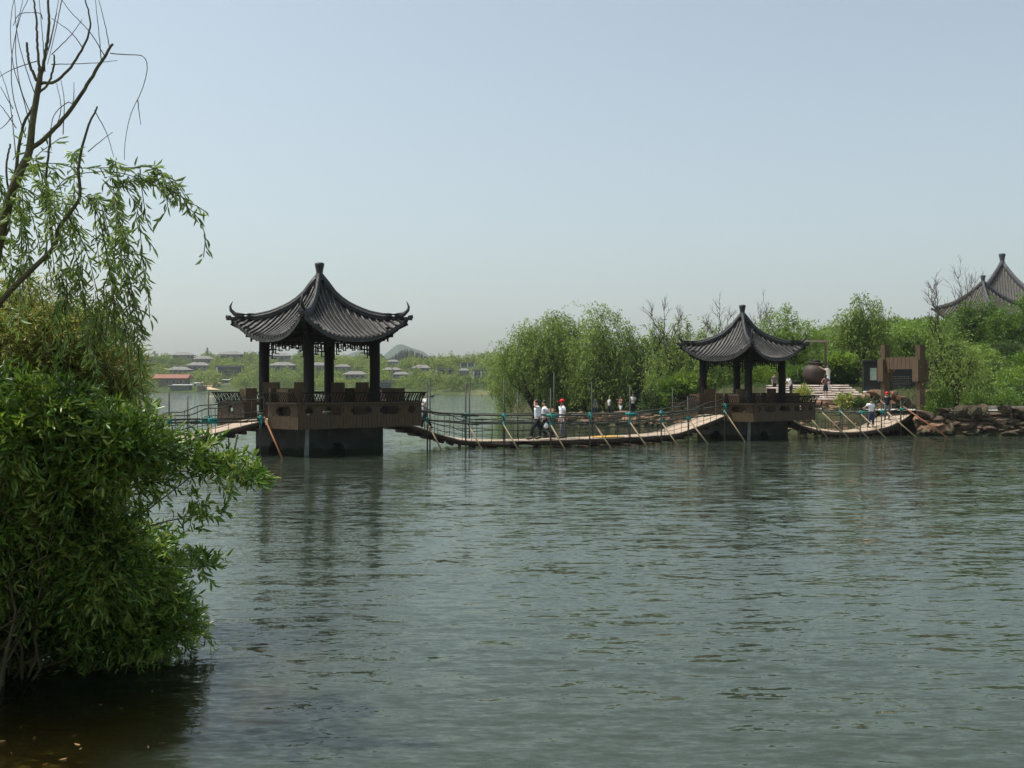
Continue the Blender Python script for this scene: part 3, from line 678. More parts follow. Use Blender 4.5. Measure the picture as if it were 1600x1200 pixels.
# ------------------------------------------------------------------ information wall
def Gz(x, y): return rh(x, y)
iw = empty('information_wall', (25.4, 68, Gz(25.4, 68)), 'long black notice wall with rows of small pale lettering behind the wooden gate', 'notice board')
zb = CAMZ - 8 / F * 68
def IW(px, py): return P(px, py, 68)
b = MB(); x0, x1 = IW(1350, 0).x, IW(1474, 0).x; zt_ = IW(0, 566).z
b.box(((x0 + x1) / 2, 68.2, (zt_ + zb) / 2), (x1 - x0, .35, zt_ - zb)); b.build('wall_slab', M['black'], iw)
b = MB(); b.box(((x0 + x1) / 2, 68.1, zt_ + .06), (x1 - x0 + .3, .7, .12)); b.build('coping', M['black'], iw)
b = MB(); b.box(((x0 + x1) / 2, 67.75, zb - .04), (x1 - x0 + .1, .5, .08)); b.build('plinth_strip', M['white'], iw)
a, c = IW(1359.5, 575), IW(1369.5, 594); b = MB(); b.box(((a.x + c.x) / 2, 68.0, (a.z + c.z) / 2), (c.x - a.x, .06, a.z - c.z)); b.build('poster', M['poster'], iw, label='pale green and white poster panel')
rr = random.Random(3)
def glyph(mb, x, z, s, y=68.015):          # small strokes reading as engraved characters too far off to read
    for _ in range(rr.choice([3, 4])):
        if rr.random() < .5: mb.box((x + rr.uniform(-.1, .1) * s, y, z + rr.uniform(-.4, .4) * s), (.7 * s, .012, .13 * s))
        else: mb.box((x + rr.uniform(-.3, .3) * s, y, z), (.13 * s, .012, .8 * s))
for py in (588.5, 595.5, 601.5):
    for px0, px1 in ((1396, 1423), (1447, 1462)):
        b = MB(); px = px0
        while px < px1: p = IW(px, py); glyph(b, p.x, p.z, .085); px += 3.0
        b.build('lettering', M['cream'], iw)
        b = MB(); p0, p1 = IW(px0 - 1, py + 3.2), IW(px1 + 1, py + 3.2); b.box(((p0.x + p1.x) / 2, 68.015, p0.z), (p1.x - p0.x, .012, .02)); b.build('rule_line', M['cream'], iw)
for k, py in enumerate((573, 578, 582)):
    b = MB(); p = IW(1457, py); glyph(b, p.x, p.z, .17); b.build('gold_character', M['gold'], iw)
b = MB(); p = IW(1396.5, 579.5); glyph(b, p.x, p.z, .1); b.build('gold_character', M['gold'], iw)

# ------------------------------------------------------------------ rocks
def rock_mesh(seed, blocky=.5):
    rr = np.random.default_rng(seed); bm = bmesh.new(); bmesh.ops.create_icosphere(bm, subdivisions=2, radius=1)
    planes = [(lambda v: v / np.linalg.norm(v))(rr.normal(size=3)) for _ in range(9)]; lim = rr.uniform(.42, .8, 9)
    for v in bm.verts:
        p = np.array(v.co); p = np.sign(p) * np.abs(p) ** (1 - .35 * blocky)
        for n_, l_ in zip(planes, lim):
            dd = p @ n_
            if dd > l_: p = p - n_ * (dd - l_)
        p += rr.normal(size=3) * .025; v.co = p * .62
    me = bpy.data.meshes.new('rock'); bm.to_mesh(me); bm.free(); return me
ROCK = [rock_mesh(i, .8 if i % 2 else .4) for i in range(8)]; ROCKL = []
for k, me in enumerate(ROCK):
    me.materials.append(M['rock']); m2 = me.copy(); m2.materials[0] = M['rockd']; ROCKL.append(m2)
def rocks(root, x0, x1, shore, z0, z1, courses, w, hgt, lib, seed, setback=.3, jitter=.15):
    rr = random.Random(seed); 
    for c in range(courses):
        x = x0 + rr.uniform(-.3, .3)
        while x < x1:
            ww = w * rr.choice([.5, .7, .9, 1.2, 1.7]) * rr.uniform(.85, 1.15); y = float(np.interp(x, [p[0] for p in shore], [p[1] for p in shore])) + c * setback + rr.uniform(-jitter, jitter)
            z = z0 + (z1 - z0) * (c + .45) / courses + rr.uniform(-.06, .06); o = link('rock', rr.choice(lib), root)
            hh = hgt * rr.uniform(.7, 1.6)
            o.location = Vector((x, y, z)) - OFF[root.name]; o.scale = (ww * .95, w * rr.uniform(.8, 1.1), hh)
            o.rotation_euler = (rr.uniform(-.15, .15), rr.uniform(-.15, .15), rr.uniform(-.5, .5) + rr.choice([0, math.pi])); x += ww * .82
SHL = [(p.x, p.y) for p in SHORE[:13]]
e = empty('rock_embankment', (27, 57.3, 0), 'dark stacked stone embankment below the paved path, right of the gate', 'rock bank')
rocks(e, 22.4, 38, [(x, y + .35) for x, y in SHL], -.1, 1.22, 6, .72, .26, ROCKL, 1, .08, .16)
b_ = MB(); b_.add([(22.3, 57.75, -.6), (45, 57.75, -.6), (45, 58.0, 1.22), (22.3, 58.0, 1.22)], [(0, 1, 2, 3)]); b_.build('backing', M['rockd'], e)
for px, wd, hh in ((1498, .75, .5), (1518, .9, .42), (1533, .6, .5), (1571, .8, .45), (1475, .9, .2), (1592, .8, .25)):
    o = link('rock', ROCKL[int(px) % 8], e); o.location = PX(px, 57.6, 1.36) - OFF[e.name]; o.scale = (wd, .6, hh * 1.3)
e = empty('rock_pile', (23, 58.5, 0), 'tumbled reddish boulders at the foot of the wooden gate', 'rocks')
for k in range(34):
    rr = random.Random(90 + k); px = rr.uniform(1436, 1482); o = link('rock', ROCK[k % 8], e); y = rr.uniform(56.9, 59.3); z = .05 + (y - 56.9) * .45 + rr.uniform(-.1, .15)
    s = rr.uniform(.35, .8); o.location = PX(px, y, z) - OFF[e.name]; o.scale = (s, s, s * rr.uniform(.6, 1.3)); o.rotation_euler = (rr.uniform(-.5, .5), rr.uniform(-.5, .5), rr.uniform(0, 6))
e = empty('rock_embankment', (17.5, 60, 0), 'reddish boulder bank behind the short rope bridge, below the stone steps', 'rock bank')
rocks(e, 13.6, 22.2, [(x, y + .3) for x, y in SHL], -.05, 1.25, 4, .8, .42, ROCK, 5, .55, .25)
rocks(e, 18.6, 24.5, [(18, 63.3), (25, 65.0)], 1.2, 1.7, 2, .95, .5, ROCK, 6, .5, .3)
e = empty('rock_embankment', (7, 71, 0), 'low brown rocky bank under the trees behind the middle rope bridge', 'rock bank')
rocks(e, 3.0, 14.5, [(x, y + .3) for x, y in SHL], -.05, .75, 3, .8, .42, ROCK, 9, .5, .3)
e = empty('rock_outcrop', (24.5, 66, 1.5), 'broad flat reddish boulders under the black notice wall', 'rocks')
for k, (px, py, wd, hh) in enumerate([(1372, 618, 1.5, .75), (1405, 626, 1.3, .7), (1388, 630, .9, .6), (1452, 616, 1.6, .6), (1468, 618, 1.3, .6), (1420, 632, 1, .6), (1352, 622, 1.0, .6), (1398, 620, .5, .7)]):
    o = link('rock', ROCK[k % 8], e); o.location = P(px, py, 64.6) - OFF[e.name]; o.scale = (wd * .85, .9, hh * .9); o.rotation_euler = (0, 0, k * .4)

# paved path behind the embankment
b = MB(); pth = [(20.5, 61.0), (24, 60.2), (27, 59.4), (34, 59.4), (60, 58)]; vs = []
for i, (x, y) in enumerate(pth):
    vs += [(x, y - 1.3, 1.33), (x, y + 1.7, 1.36)]
b.add(vs, [(2 * i, 2 * i + 2, 2 * i + 3, 2 * i + 1) for i in range(len(pth) - 1)]); b.build('path', M['pave'])['kind'] = 'structure'
kb = empty('path_kerb', (30, 61.2, 1.1), 'low stone kerb edging the paved path below the clipped hedges', 'kerb')
for k in range(26):
    x = 24 + k * .75; o = MB().box((x, 61.3, 1.43), (.72, .25, .20 + .02 * (k % 3))); o.build('kerb_stone', M['step'], kb)

# ------------------------------------------------------------------ stone stairs
st = empty('stone_stairs', (19.5, 66, 1.2), 'wide rough stone stairs climbing to the big clay jar', 'stairs')
rr = random.Random(4); N_ = 11
for k in range(N_):
    y = 63.2 + k * .62; z = 1.22 + 1.55 * (k + 1) / N_
    xa, xb = (1200 - 800) / F * y, (interp(k, [(0, 1322), (6, 1343), (N_ - 1, 1322)]) - 800) / F * y
    x = xa
    while x < xb:
        wd = min(rr.uniform(.45, 1.25), xb - x + .2); b = MB(); b.box((x + wd / 2, y + .32 + rr.uniform(-.05, .05), z - .035 + rr.uniform(-.015, .015)), (wd - .05, .70, .06 + rr.uniform(0, .025)), rr.uniform(-.02, .02)); b.v[4:6] = [(p[0], p[1] + .12, p[2] - 0) for p in b.v[4:6]]; b.v[0:2] = [(p[0], p[1], p[2] - .01) for p in b.v[0:2]]
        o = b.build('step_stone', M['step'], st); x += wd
    u = MB(); u.box(((xa + xb) / 2, y + .5, z - .25), (xb - xa - .1, .7, .34)); u.build('riser', M['rockd'], st)  # darker stone puts the shadow gaps under the treads into the colour

# ------------------------------------------------------------------ jar, basin, lamp post
jp = P(1272, 603, 71.0); jz = 2.78
jr = empty('clay_jar', (jp.x, jp.y, jz), 'huge brown clay jar lying open mouthed at the top of the stone stairs', 'jar')
b = MB(); prof = [(.42, 0), (.55, .06), (.78, .45), (.86, .85), (.80, 1.12), (.6, 1.3), (.46, 1.36), (.44, 1.4), (.56, 1.46), (.585, 1.52), (.54, 1.56), (.40, 1.54), (.36, 1.42)]
prof = [(r * .95, z * .97) for r, z in prof]
b.lathe(prof, (0, 0, 0), 28, lambda th, z: 1 + .006 * math.sin(z * 60)); b.build('jar_body', M['jar'], jr, world=False)
b = MB(); b.lathe([(.3, 1.50), (.3, 1.58), (.36, 1.60), (.34, 1.65), (.1, 1.68)], (0, 0, 0), 18); b.build('jar_lid', M['black'], jr, world=False)
jr.rotation_euler = (0, R(5), 0); jr.location.z += .0
bp_ = P(1246, 601, 70.6); bs_ = empty('stone_basin', (bp_.x, bp_.y, 2.75), 'low black stone basin to the left of the big clay jar', 'basin')
b = MB(); b.lathe([(.2, 0), (.22, .1), (.36, .22), (.40, .27), (.37, .29), (.3, .24)], (0, 0, 0), 18); b.build('bowl', M['black'], bs_, world=False)
b = MB(); b.tube([(0, 0, .2), (.01, 0, 1.0)], .014, 6); b.build('spout_pipe', M['villaroof'], bs_, world=False)
lp = PX(1290, 73, 0); lz = Gz(lp.x, 73); lt = empty('lamp_post', (lp.x, 73, lz), 'brown wooden lamp post with a long horizontal arm behind the smaller pavilion roof', 'lamp post')
b = MB(); b.tube([(0, 0, -.3), (0, 0, P(0, 531, 73).z - lz)], [.11, .08], 8); b.build('pole', M['gatewood'], lt, world=False)
zz = P(0, 533.5, 73).z - lz; b = MB(); b.bar((.15, 0, zz), (-1.45, 0, zz + .03), .12, .14); b.build('arm', M['deck'], lt, world=False)
b = MB(); b.lathe([(.04, .0), (.14, -.06), (.17, -.2), (.1, -.26)], (-1.3, 0, zz - .06), 10); b.build('lamp_shade', M['black'], lt, world=False)

# ------------------------------------------------------------------ hall on the hill
hz = Gz(52, 112); hall = empty('temple_hall', (PX(1566, 112, 0).x, 112, hz), 'large grey tiled hall with pointed roofs on the hill behind the trees', 'hall')
def scale_tab(tab, z0, z1, lo, hi): return [(a, z0 + (z - lo) / (hi - lo) * (z1 - z0)) for a, z in tab]
zA = P(0, 412, 112).z - hz; zE = P(0, 478, 112).z - hz
main = empty('upper_roof', (0, 0, 0)); main.parent = hall; main.rotation_euler = (0, 0, R(26))
rm = 6.3
rfm = Roof(rm, scale_tab(ZC, zE - .5, zA, 5.5, 7.2), scale_tab(ZM, zE - 1.8, zA, 4.6, 7.2), 34, .94)
rfm.zc = [(v, zA + (zE - zA) * (1 - (1 - v) ** 1.9)) for v in np.linspace(0, 1, 9)]; rfm.zm = [(v, zA + (zE - .9 - zA) * (1 - (1 - v) ** 1.75)) for v in np.linspace(0, 1, 9)]
build_roof(main, rfm, M['hallroof'], M['hallridge'], .075, horn=True, rafters=False)
sub = empty('side_roof', (PX(1536, 108, 0).x - hall.location.x, -4, 0)); sub.parent = hall; sub.rotation_euler = (0, 0, R(-14))
zA2 = P(0, 442, 108).z - hz; zE2 = P(0, 482, 108).z - hz; rs = 4.75
rfs = Roof(rs, [(v, zA2 + (zE2 - zA2) * (1 - (1 - v) ** 1.9)) for v in np.linspace(0, 1, 9)], [(v, zA2 + (zE2 - 1.0 - zA2) * (1 - (1 - v) ** 1.6)) for v in np.linspace(0, 1, 9)], 26, .94)
build_roof(sub, rfs, M['hallroof'], M['hallridge'], .075, horn=True, rafters=False)
OFF[main.name] = OFF[sub.name] = hall.location
for par, s_, zt in ((main, rm * .55, zE - .2), (sub, rs * .6, zE2 - .6)):
    b = MB(); b.box((0, 0, zt / 2 - .5), (2 * s_ * .8, 2 * s_ * .8, zt + 1), R(45)); b.build('wall', M['hallwall'], par, world=False)
    for k in range(4):
        A = Matrix.Rotation(R(45 + 90 * k), 4, 'Z'); c = MB()
        for q in range(5):
            x = s_ * .8 * (-.8 + .4 * q); c.box((x, s_ * .8 + .03, zt * .45), (s_ * .26, .05, zt * .5), 0, A)
        c.build('window', M['glass'], par, world=False)
        c = MB(); c.box((0, s_ * .8 + .05, zt - .25), (2 * s_ * .82, .14, .3), 0, A); c.build('eave_beam', M['darkwood'], par, world=False)

# ------------------------------------------------------------------ trees
def limb(mb, a, b, r0, r1, wob=.15, n=5, seed=0, sides=6):
    rr = random.Random(seed); a = Vector(a); b = Vector(b); L0 = (b - a).length; pts = []
    for i in range(n + 1):
        t = i / n; p = a.lerp(b, t) + Vector((rr.uniform(-1, 1), rr.uniform(-1, 1), rr.uniform(-.4, .6))) * wob * L0 * .25 * math.sin(math.pi * t); pts.append(p)
    mb.tube(pts, [r0 + (r1 - r0) * i / n for i in range(n + 1)], sides, cap=False); return pts
def crown_pts(lobes, n_clump, m, spread, seed, hang, strand):
    """leaf positions: clumps spread through each lobe, leaves strung along drooping twigs"""
    rg = np.random.default_rng(seed); vol = np.array([l[3] * l[4] * l[5] for l in lobes]) ** (2 / 3); pk = vol / vol.sum()
    idx = rg.choice(len(lobes), n_clump, p=pk); Lb = np.array(lobes)[idx]; d = rg.normal(size=(n_clump, 3)); d /= np.linalg.norm(d, axis=1, keepdims=True)
    r = rg.random(n_clump) ** .42 * 1.08; c = Lb[:, :3] + d * r[:, None] * Lb[:, 3:6]
    # twig direction: outward then down
    o = d * (1 - hang) + np.array([0, 0, -1.0]) * hang + rg.normal(size=(n_clump, 3)) * .25; o /= np.linalg.norm(o, axis=1, keepdims=True)
    t = rg.random((n_clump, m)); ln = strand * (.5 + rg.random(n_clump))
    Pt = c[:, None, :] + o[:, None, :] * (t * ln[:, None])[..., None] + rg.normal(size=(n_clump, m, 3)) * spread
    D = o[:, None, :] * .7 + rg.normal(size=(n_clump, m, 3)) * .45
    return Pt.reshape(-1, 3), D.reshape(-1, 3), c, d
def tree(label, group, px, Y, lobes_px, kind, dens=1.0, seed=0, base_px=None, trunkr=.16, bare=0, hang=.65, zbase=None, name='willow_tree', cat='tree', leafL=.26, leafW=.075):
    """lobes_px: (px, py, rx_px, ry_px, dY)"""
    x = (px - 800) / F * Y; z = Gz(x, Y) if zbase is None else zbase
    root = empty(name, (x, Y, z), label, cat, group); rr = random.Random(seed)
    lobes = []
    for (lx, ly, rx, ry, dY) in lobes_px:
        p = P(lx, ly, Y + dY); lobes.append((p.x, p.y, p.z, rx / F * Y, (rx * .9) / F * Y, ry / F * Y))
    for l in list(lobes):
        for _ in range(5):
            a = rr.uniform(0, 6.283); q = rr.uniform(.24, .5); lobes.append((l[0] + l[3] * 1.06 * math.cos(a), l[1] + rr.uniform(-.5, .3) * l[4], l[2] + l[5] * math.sin(a) * 1.08, l[3] * q, l[4] * q, l[5] * q))
    n0 = len(lobes_px)
    area = sum(l[3] * l[5] for l in lobes); nC = int(area * 54 * dens)
    Pt, D, cc, dd = crown_pts(lobes, nC, 12, .075 if hang > .5 else .12, seed, hang, 1.5 if hang > .5 else .45)
    keep = Pt[:, 2] > z + .25; Pt = Pt[keep]; D = D[keep]
    V, Q, T = cards(Pt, D, leafL * (.7 + .6 * RNG.random(len(Pt))), leafW)
    V = V - np.array([x, Y, z]); o = link('crown', np_mesh('crown', V, Q, LM[kind], T), root); o['kind'] = 'stuff'
    t = MB(); base = Vector((x, Y, z - .3)); cz = min(l[2] for l in lobes); fork = Vector((x + rr.uniform(-.3, .3), Y, z + max(.6, (cz - z) * .45)))
    limb(t, base, fork, trunkr, trunkr * .75, .3, 4, seed, 8)
    for l in lobes[:n0]:
        c = Vector(l[:3]); p = limb(t, fork, c, trunkr * .6, .03, .5, 6, seed + int(l[0] * 10) % 97)
        for k in range(7):
            a = p[rr.randint(2, 6)]; u = Vector((rr.uniform(-1, 1), rr.uniform(-1, 1), rr.uniform(-.2, 1))).normalized()
            e_ = c + Vector((u.x * l[3], u.y * l[4], u.z * l[5])) * .9; limb(t, a, e_, .035, .008, .4, 4, seed + k, 4)
    t.build('trunk', M['barkd'], root)
    if bare:
        tw = MB()
        for (bx, by, ex, ey) in bare:
            a = P(bx, by, Y); e_ = P(ex, ey, Y); pp = limb(tw, a, e_, .05, .012, .25, 6, seed + int(ex), 5)
            for k in range(13):
                j = rr.randint(1, 5); q = pp[j]; ln = (e_ - a).length * rr.uniform(.2, .45); u = ((e_ - a).normalized() + Vector((rr.uniform(-.9, .9), rr.uniform(-.9, .9), rr.uniform(-.1, .5)))).normalized()
                p2 = limb(tw, q, q + u * ln, .02, .008, .3, 4, seed + k * 3, 4)
                for _ in range(3):
                    qq = p2[rr.randint(1, 3)]; u2 = (u + Vector((rr.uniform(-.8, .8), rr.uniform(-.8, .8), rr.uniform(-.2, .6)))).normalized(); limb(tw, qq, qq + u2 * ln * .5, .012, .006, .2, 3, seed, 3)
        tw.build('bare_twigs', M['twig'], root)
    return root
G1 = 'willows along the far bank'
tree('broad willow overhanging the water at the tip of the bank, leftmost of the willows', G1, 838, 88, [(835, 560, 46, 42, 0), (812, 575, 36, 45, 1), (795, 590, 22, 42, 0), (850, 530, 38, 32, 0), (815, 530, 22, 20, 1), (865, 580, 34, 38, 2)], 'mid', 1.0, 11, trunkr=.24, hang=.8)
tree('willow with a spiky top rising above the canopy, second from the left', G1, 872, 90, [(866, 520, 26, 26, 0), (863, 500, 9, 18, 0), (890, 540, 34, 40, 1), (905, 510, 20, 20, 1), (885, 585, 38, 34, 0)], 'mid', 1.0, 12, trunkr=.2, hang=.7)
tree('tall willow with a rounded feathery top and a leaning forked trunk by the strollers', G1, 945, 86, [(935, 510, 28, 28, 0), (922, 545, 30, 36, 1), (955, 540, 32, 36, 0), (975, 555, 28, 38, 1), (935, 580, 34, 28, 0), (912, 575, 24, 30, 0)], 'mid', 1.0, 13, trunkr=.24, hang=.72)
tree('thin topped willow showing bare grey branches, left of the smaller pavilion roof', G1, 1055, 82, [(1025, 508, 14, 15, 0), (1062, 515, 18, 16, 0), (1048, 545, 30, 24, 0), (1062, 580, 34, 36, 0), (1030, 590, 22, 28, 1)], 'mid', .85, 14, bare=[(1042, 545, 1037, 474), (1050, 545, 1065, 488), (1040, 540, 1015, 487)], hang=.75)
tree('low willow drooping over the bank between two taller willows', G1, 1002, 88, [(1000, 560, 30, 32, 0), (985, 585, 30, 30, 0), (1012, 590, 28, 30, 1)], 'dark', 1.1, 15, hang=.7)
tree('bushy tree with bare twigs on top, directly behind the smaller pavilion finial', 'trees behind the smaller pavilion', 1135, 80, [(1110, 545, 30, 30, 0), (1140, 560, 38, 40, 1), (1100, 590, 34, 36, 0), (1150, 600, 30, 25, 0)], 'mid', .9, 16, bare=[(1122, 540, 1125, 474), (1128, 540, 1100, 505), (1125, 540, 1145, 486), (1105, 545, 1104, 500)])
tree('grey twiggy tree right of the smaller pavilion finial', 'trees behind the smaller pavilion', 1190, 84, [(1185, 560, 34, 40, 0), (1175, 600, 34, 30, 0)], 'dark', .9, 17, bare=[(1190, 540, 1185, 476), (1190, 540, 1198, 474), (1192, 540, 1208, 492), (1186, 540, 1172, 500)])
tree('bright yellowish green tree spreading behind the lamp post arm', 'trees behind the smaller pavilion', 1232, 82, [(1215, 508, 26, 18, 0), (1240, 525, 36, 18, 0), (1265, 540, 32, 22, 1), (1215, 550, 36, 34, 1), (1250, 570, 44, 34, 1)], 'midb', 1.0, 18, hang=.25, name='broadleaf_tree')
tree('tall dense willow with long curtains of leaves behind the stone stairs', 'trees behind the gate', 1345, 76, [(1348, 490, 26, 26, 0), (1325, 520, 24, 34, 0), (1362, 520, 26, 38, 0), (1345, 560, 36, 40, 0), (1320, 575, 26, 32, 0), (1350, 590, 22, 24, 0)], 'mid', 1.7, 19, trunkr=.25, hang=.85)
tree('light green round tree seen between the tall willow and the gate', 'trees behind the gate', 1412, 84, [(1405, 525, 34, 24, 0), (1430, 520, 26, 20, 0), (1415, 555, 40, 30, 0), (1390, 560, 26, 30, 1), (1440, 545, 28, 26, 0)], 'midb', 1.0, 20, hang=.35, name='broadleaf_tree')
tree('sparse willow in front of the hall, its trunk standing on the stone embankment', 'trees below the hall', 1489, 60.2, [(1462, 505, 16, 24, 0), (1478, 540, 26, 28, 0), (1500, 565, 32, 28, -.5), (1525, 570, 22, 26, 0), (1475, 585, 22, 22, 0), (1462, 560, 16, 28, 0)], 'mid', .95, 21, trunkr=.17, bare=[(1470, 520, 1452, 446), (1468, 520, 1461, 448)], hang=.72, leafL=.2, leafW=.06)
tree('bushy tree crown covering the foot of the side roof of the hall', 'trees below the hall', 1520, 92, [(1525, 510, 36, 26, 0), (1545, 530, 40, 32, 0), (1500, 535, 30, 34, 0), (1542, 482, 14, 22, 0), (1512, 495, 16, 14, 0)], 'hedge', .9, 22, hang=.3, bare=[(1505, 510, 1497, 422), (1508, 510, 1510, 430), (1512, 510, 1524, 430), (1500, 505, 1490, 445)], name='broadleaf_tree')
tree('leafy tree at the picture edge below the large hall roof', 'trees below the hall', 1588, 90, [(1580, 498, 28, 22, 0), (1600, 525, 40, 34, 0), (1570, 545, 30, 30, 0), (1620, 500, 34, 30, 0)], 'hedge', .9, 23, hang=.35, name='broadleaf_tree')
USED = set()
def uniq(words, k, fmt):
    for j in range(len(words)):
        t = fmt % words[(k + j) % len(words)]
        if t not in USED: break
    USED.add(t); return t
# second row closing the view under the crowns
rr = random.Random(33); kinds = ['mid', 'dark', 'midb', 'dark', 'hedge']
for k, (px, yt, rx) in enumerate([(905, 560, 34), (960, 548, 36), (1010, 545, 34), (1050, 555, 30), (1090, 552, 34), (1130, 565, 36), (1165, 548, 32), (1200, 540, 34), (1245, 535, 30), (1290, 528, 34), (1325, 545, 34), (1375, 528, 34), (1400, 512, 32), (1445, 508, 30), (1470, 530, 34), (1505, 530, 30), (1555, 552, 34), (1610, 552, 34), (1650, 520, 44), (1700, 510, 50), (1760, 520, 60)]):
    Y = rr.uniform(98, 118); wh = ['round', 'ragged', 'narrow', 'wide', 'domed', 'lopsided', 'pointed'][k % 7]; tone = {'mid': 'grey green', 'dark': 'dark green', 'midb': 'yellow green', 'hedge': 'fresh green'}[kinds[k % 5]]
    place = 'behind the left willows' if px < 1000 else ('behind the smaller pavilion' if px < 1215 else ('behind the clay jar and stairs' if px < 1380 else 'around the hall'))
    tree(uniq(['round', 'ragged', 'narrow', 'wide', 'domed', 'lopsided', 'pointed'], k, '%s ' + tone + ' tree in the back row ' + place), 'back row of the wooded bank', px, Y, [(px, yt + 10, rx * .8, 20, 0), (px - 8, yt + 38, rx, 30, 0), (px + 10, yt + 60, rx, 26, 1)], kinds[k % 5], .6, 40 + k, hang=.4, name='broadleaf_tree', leafL=.34, leafW=.15)

# shrubs
def shrub(label, group, px, py, Y, rx, ry, kind, dens=1.0, seed=0, name='shrub', L_=.15, W=.08):
    p = P(px, py, Y); g = Gz(p.x, Y); root = empty(name, (p.x, Y, g), label, 'shrub', group)
    lobes = [(p.x, Y, p.z, rx / F * Y, rx / F * Y * .9, ry / F * Y)]
    n = int(420 * dens * (rx * ry / 400) * (Y / 80) ** 2) + 60
    Pt, D, _, _ = crown_pts(lobes, n, 12, .09, seed, .05, .25); k = Pt[:, 2] > g; Pt = Pt[k]; D = D[k]; D[:, 2] += .3
    V, Q, T = cards(Pt, D, L_ * (.7 + .6 * RNG.random(len(Pt))), W); V = V - np.array([p.x, Y, g])
    link('foliage', np_mesh('foliage', V, Q, LM[kind], T), root)['kind'] = 'stuff'
    t = MB(); rr = random.Random(seed)
    for k in range(6): limb(t, (p.x, Y, g - .1), (p.x + rr.uniform(-.6, .6) * lobes[0][3], Y + rr.uniform(-.4, .4), p.z + rr.uniform(-.1, .5) * lobes[0][5]), .035, .01, .3, 4, seed + k, 4)
    t.build('stems', M['barkd'], root)
shrub('clipped round shrub by the kerb, the left one of two below the hall', 'clipped shrubs', 1521, 626, 61.9, 16, 11, 'hedge', 1.3, 1, L_=.11, W=.06)
shrub('clipped round shrub by the kerb, the right one of two below the hall', 'clipped shrubs', 1572, 627, 61.9, 18, 11, 'hedge', 1.3, 2, L_=.11, W=.06)
shrub('leafy shrub growing at the right foot of the wooden gate', 'bank shrubs', 1468, 626, 60.3, 15, 15, 'midb', 1, 3)
shrub('small green shrub on the boulders right of the gate', 'bank shrubs', 1456, 648, 58.4, 8, 9, 'hedge', 1, 4)
shrub('yellow green tuft beside the lower stone steps', 'bank shrubs', 1322, 628, 62.6, 9, 8, 'olive', 1, 5)
shrub('low green shrub between the steps and the gate boulders', 'bank shrubs', 1350, 633, 62.4, 12, 9, 'dark', 1, 6)
shrub('small bright tuft on the stone steps behind the pavilion rail', 'bank shrubs', 1255, 615, 63.5, 7, 5, 'olive', 1, 7)
bl = [(893, 618, 24, 26, 'midb'), (915, 608, 20, 20, 'hedge'), (868, 628, 18, 20, 'dark'), (962, 612, 22, 14, 'dark'), (975, 598, 26, 16, 'midb'), (1005, 612, 22, 20, 'dark'), (1025, 600, 20, 16, 'midb'), (1018, 632, 14, 13, 'dark'), (1048, 610, 20, 16, 'hedge'), (1075, 602, 24, 18, 'midb'), (1040, 630, 12, 9, 'hedge'),
      (1100, 612, 20, 18, 'midb'), (1140, 606, 26, 20, 'midb'), (1170, 612, 22, 18, 'hedge'), (1203, 596, 24, 22, 'midb'), (1240, 588, 14, 12, 'hedge'), (1300, 590, 26, 24, 'dark'), (1328, 596, 24, 18, 'dark'), (1310, 570, 26, 16, 'midb'), (1345, 612, 12, 12, 'dark'), (935, 596, 20, 14, 'dark')]
for k, (px, py, rx, ry, kd) in enumerate(bl):
    Y = 93 if px < 1030 else (80 if px < 1230 else 74.5)
    if px == 1018 or px == 1040: Y = 76
    where = 'under the willows left of the smaller pavilion' if px < 1085 else ('behind the columns of the smaller pavilion' if px < 1215 else 'beside the stone stairs and clay jar')
    shrub(uniq(['rounded', 'ragged', 'low', 'tall', 'spreading', 'bushy', 'leaning'], k, '%s ' + {'midb': 'bright green', 'hedge': 'mid green', 'dark': 'dark green'}[kd] + ' shrub ' + where), 'undergrowth shrubs', px, py, Y, rx, ry, kd, .75, 60 + k, L_=.2, W=.1)

for k, (px, py, rx, ry, kd, Y) in enumerate([(1500, 600, 26, 20, 'hedge', 68), (1545, 595, 30, 22, 'dark', 70), (1590, 600, 28, 20, 'midb', 68), (1530, 570, 30, 22, 'midb', 76), (1575, 562, 30, 22, 'dark', 78), (1610, 575, 30, 22, 'hedge', 74), (1490, 570, 26, 24, 'dark', 74), (1548, 622, 13, 9, 'dark', 63.5), (1598, 622, 14, 10, 'dark', 63.5), (1503, 612, 14, 12, 'dark', 63.5)]):
    shrub('%s shrub on the slope %s' % (['fresh green broad', 'dark broad', 'bright yellow green', 'bright rounded', 'dark upright', 'mid green broad', 'dark ragged', 'small dark', 'low dark', 'dark rounded'][k], ['just right of the embankment willow trunk', 'between the two clipped shrubs', 'above the right clipped shrub', 'halfway up below the side roof', 'high up below the main roof', 'at the picture edge', 'behind the embankment willow crown', 'wedged between the clipped shrubs', 'behind the right clipped shrub', 'left of the clipped shrubs'][k]), 'slope shrubs', px, py, Y, rx, ry, kd, .9, 200 + k, L_=.18, W=.09)
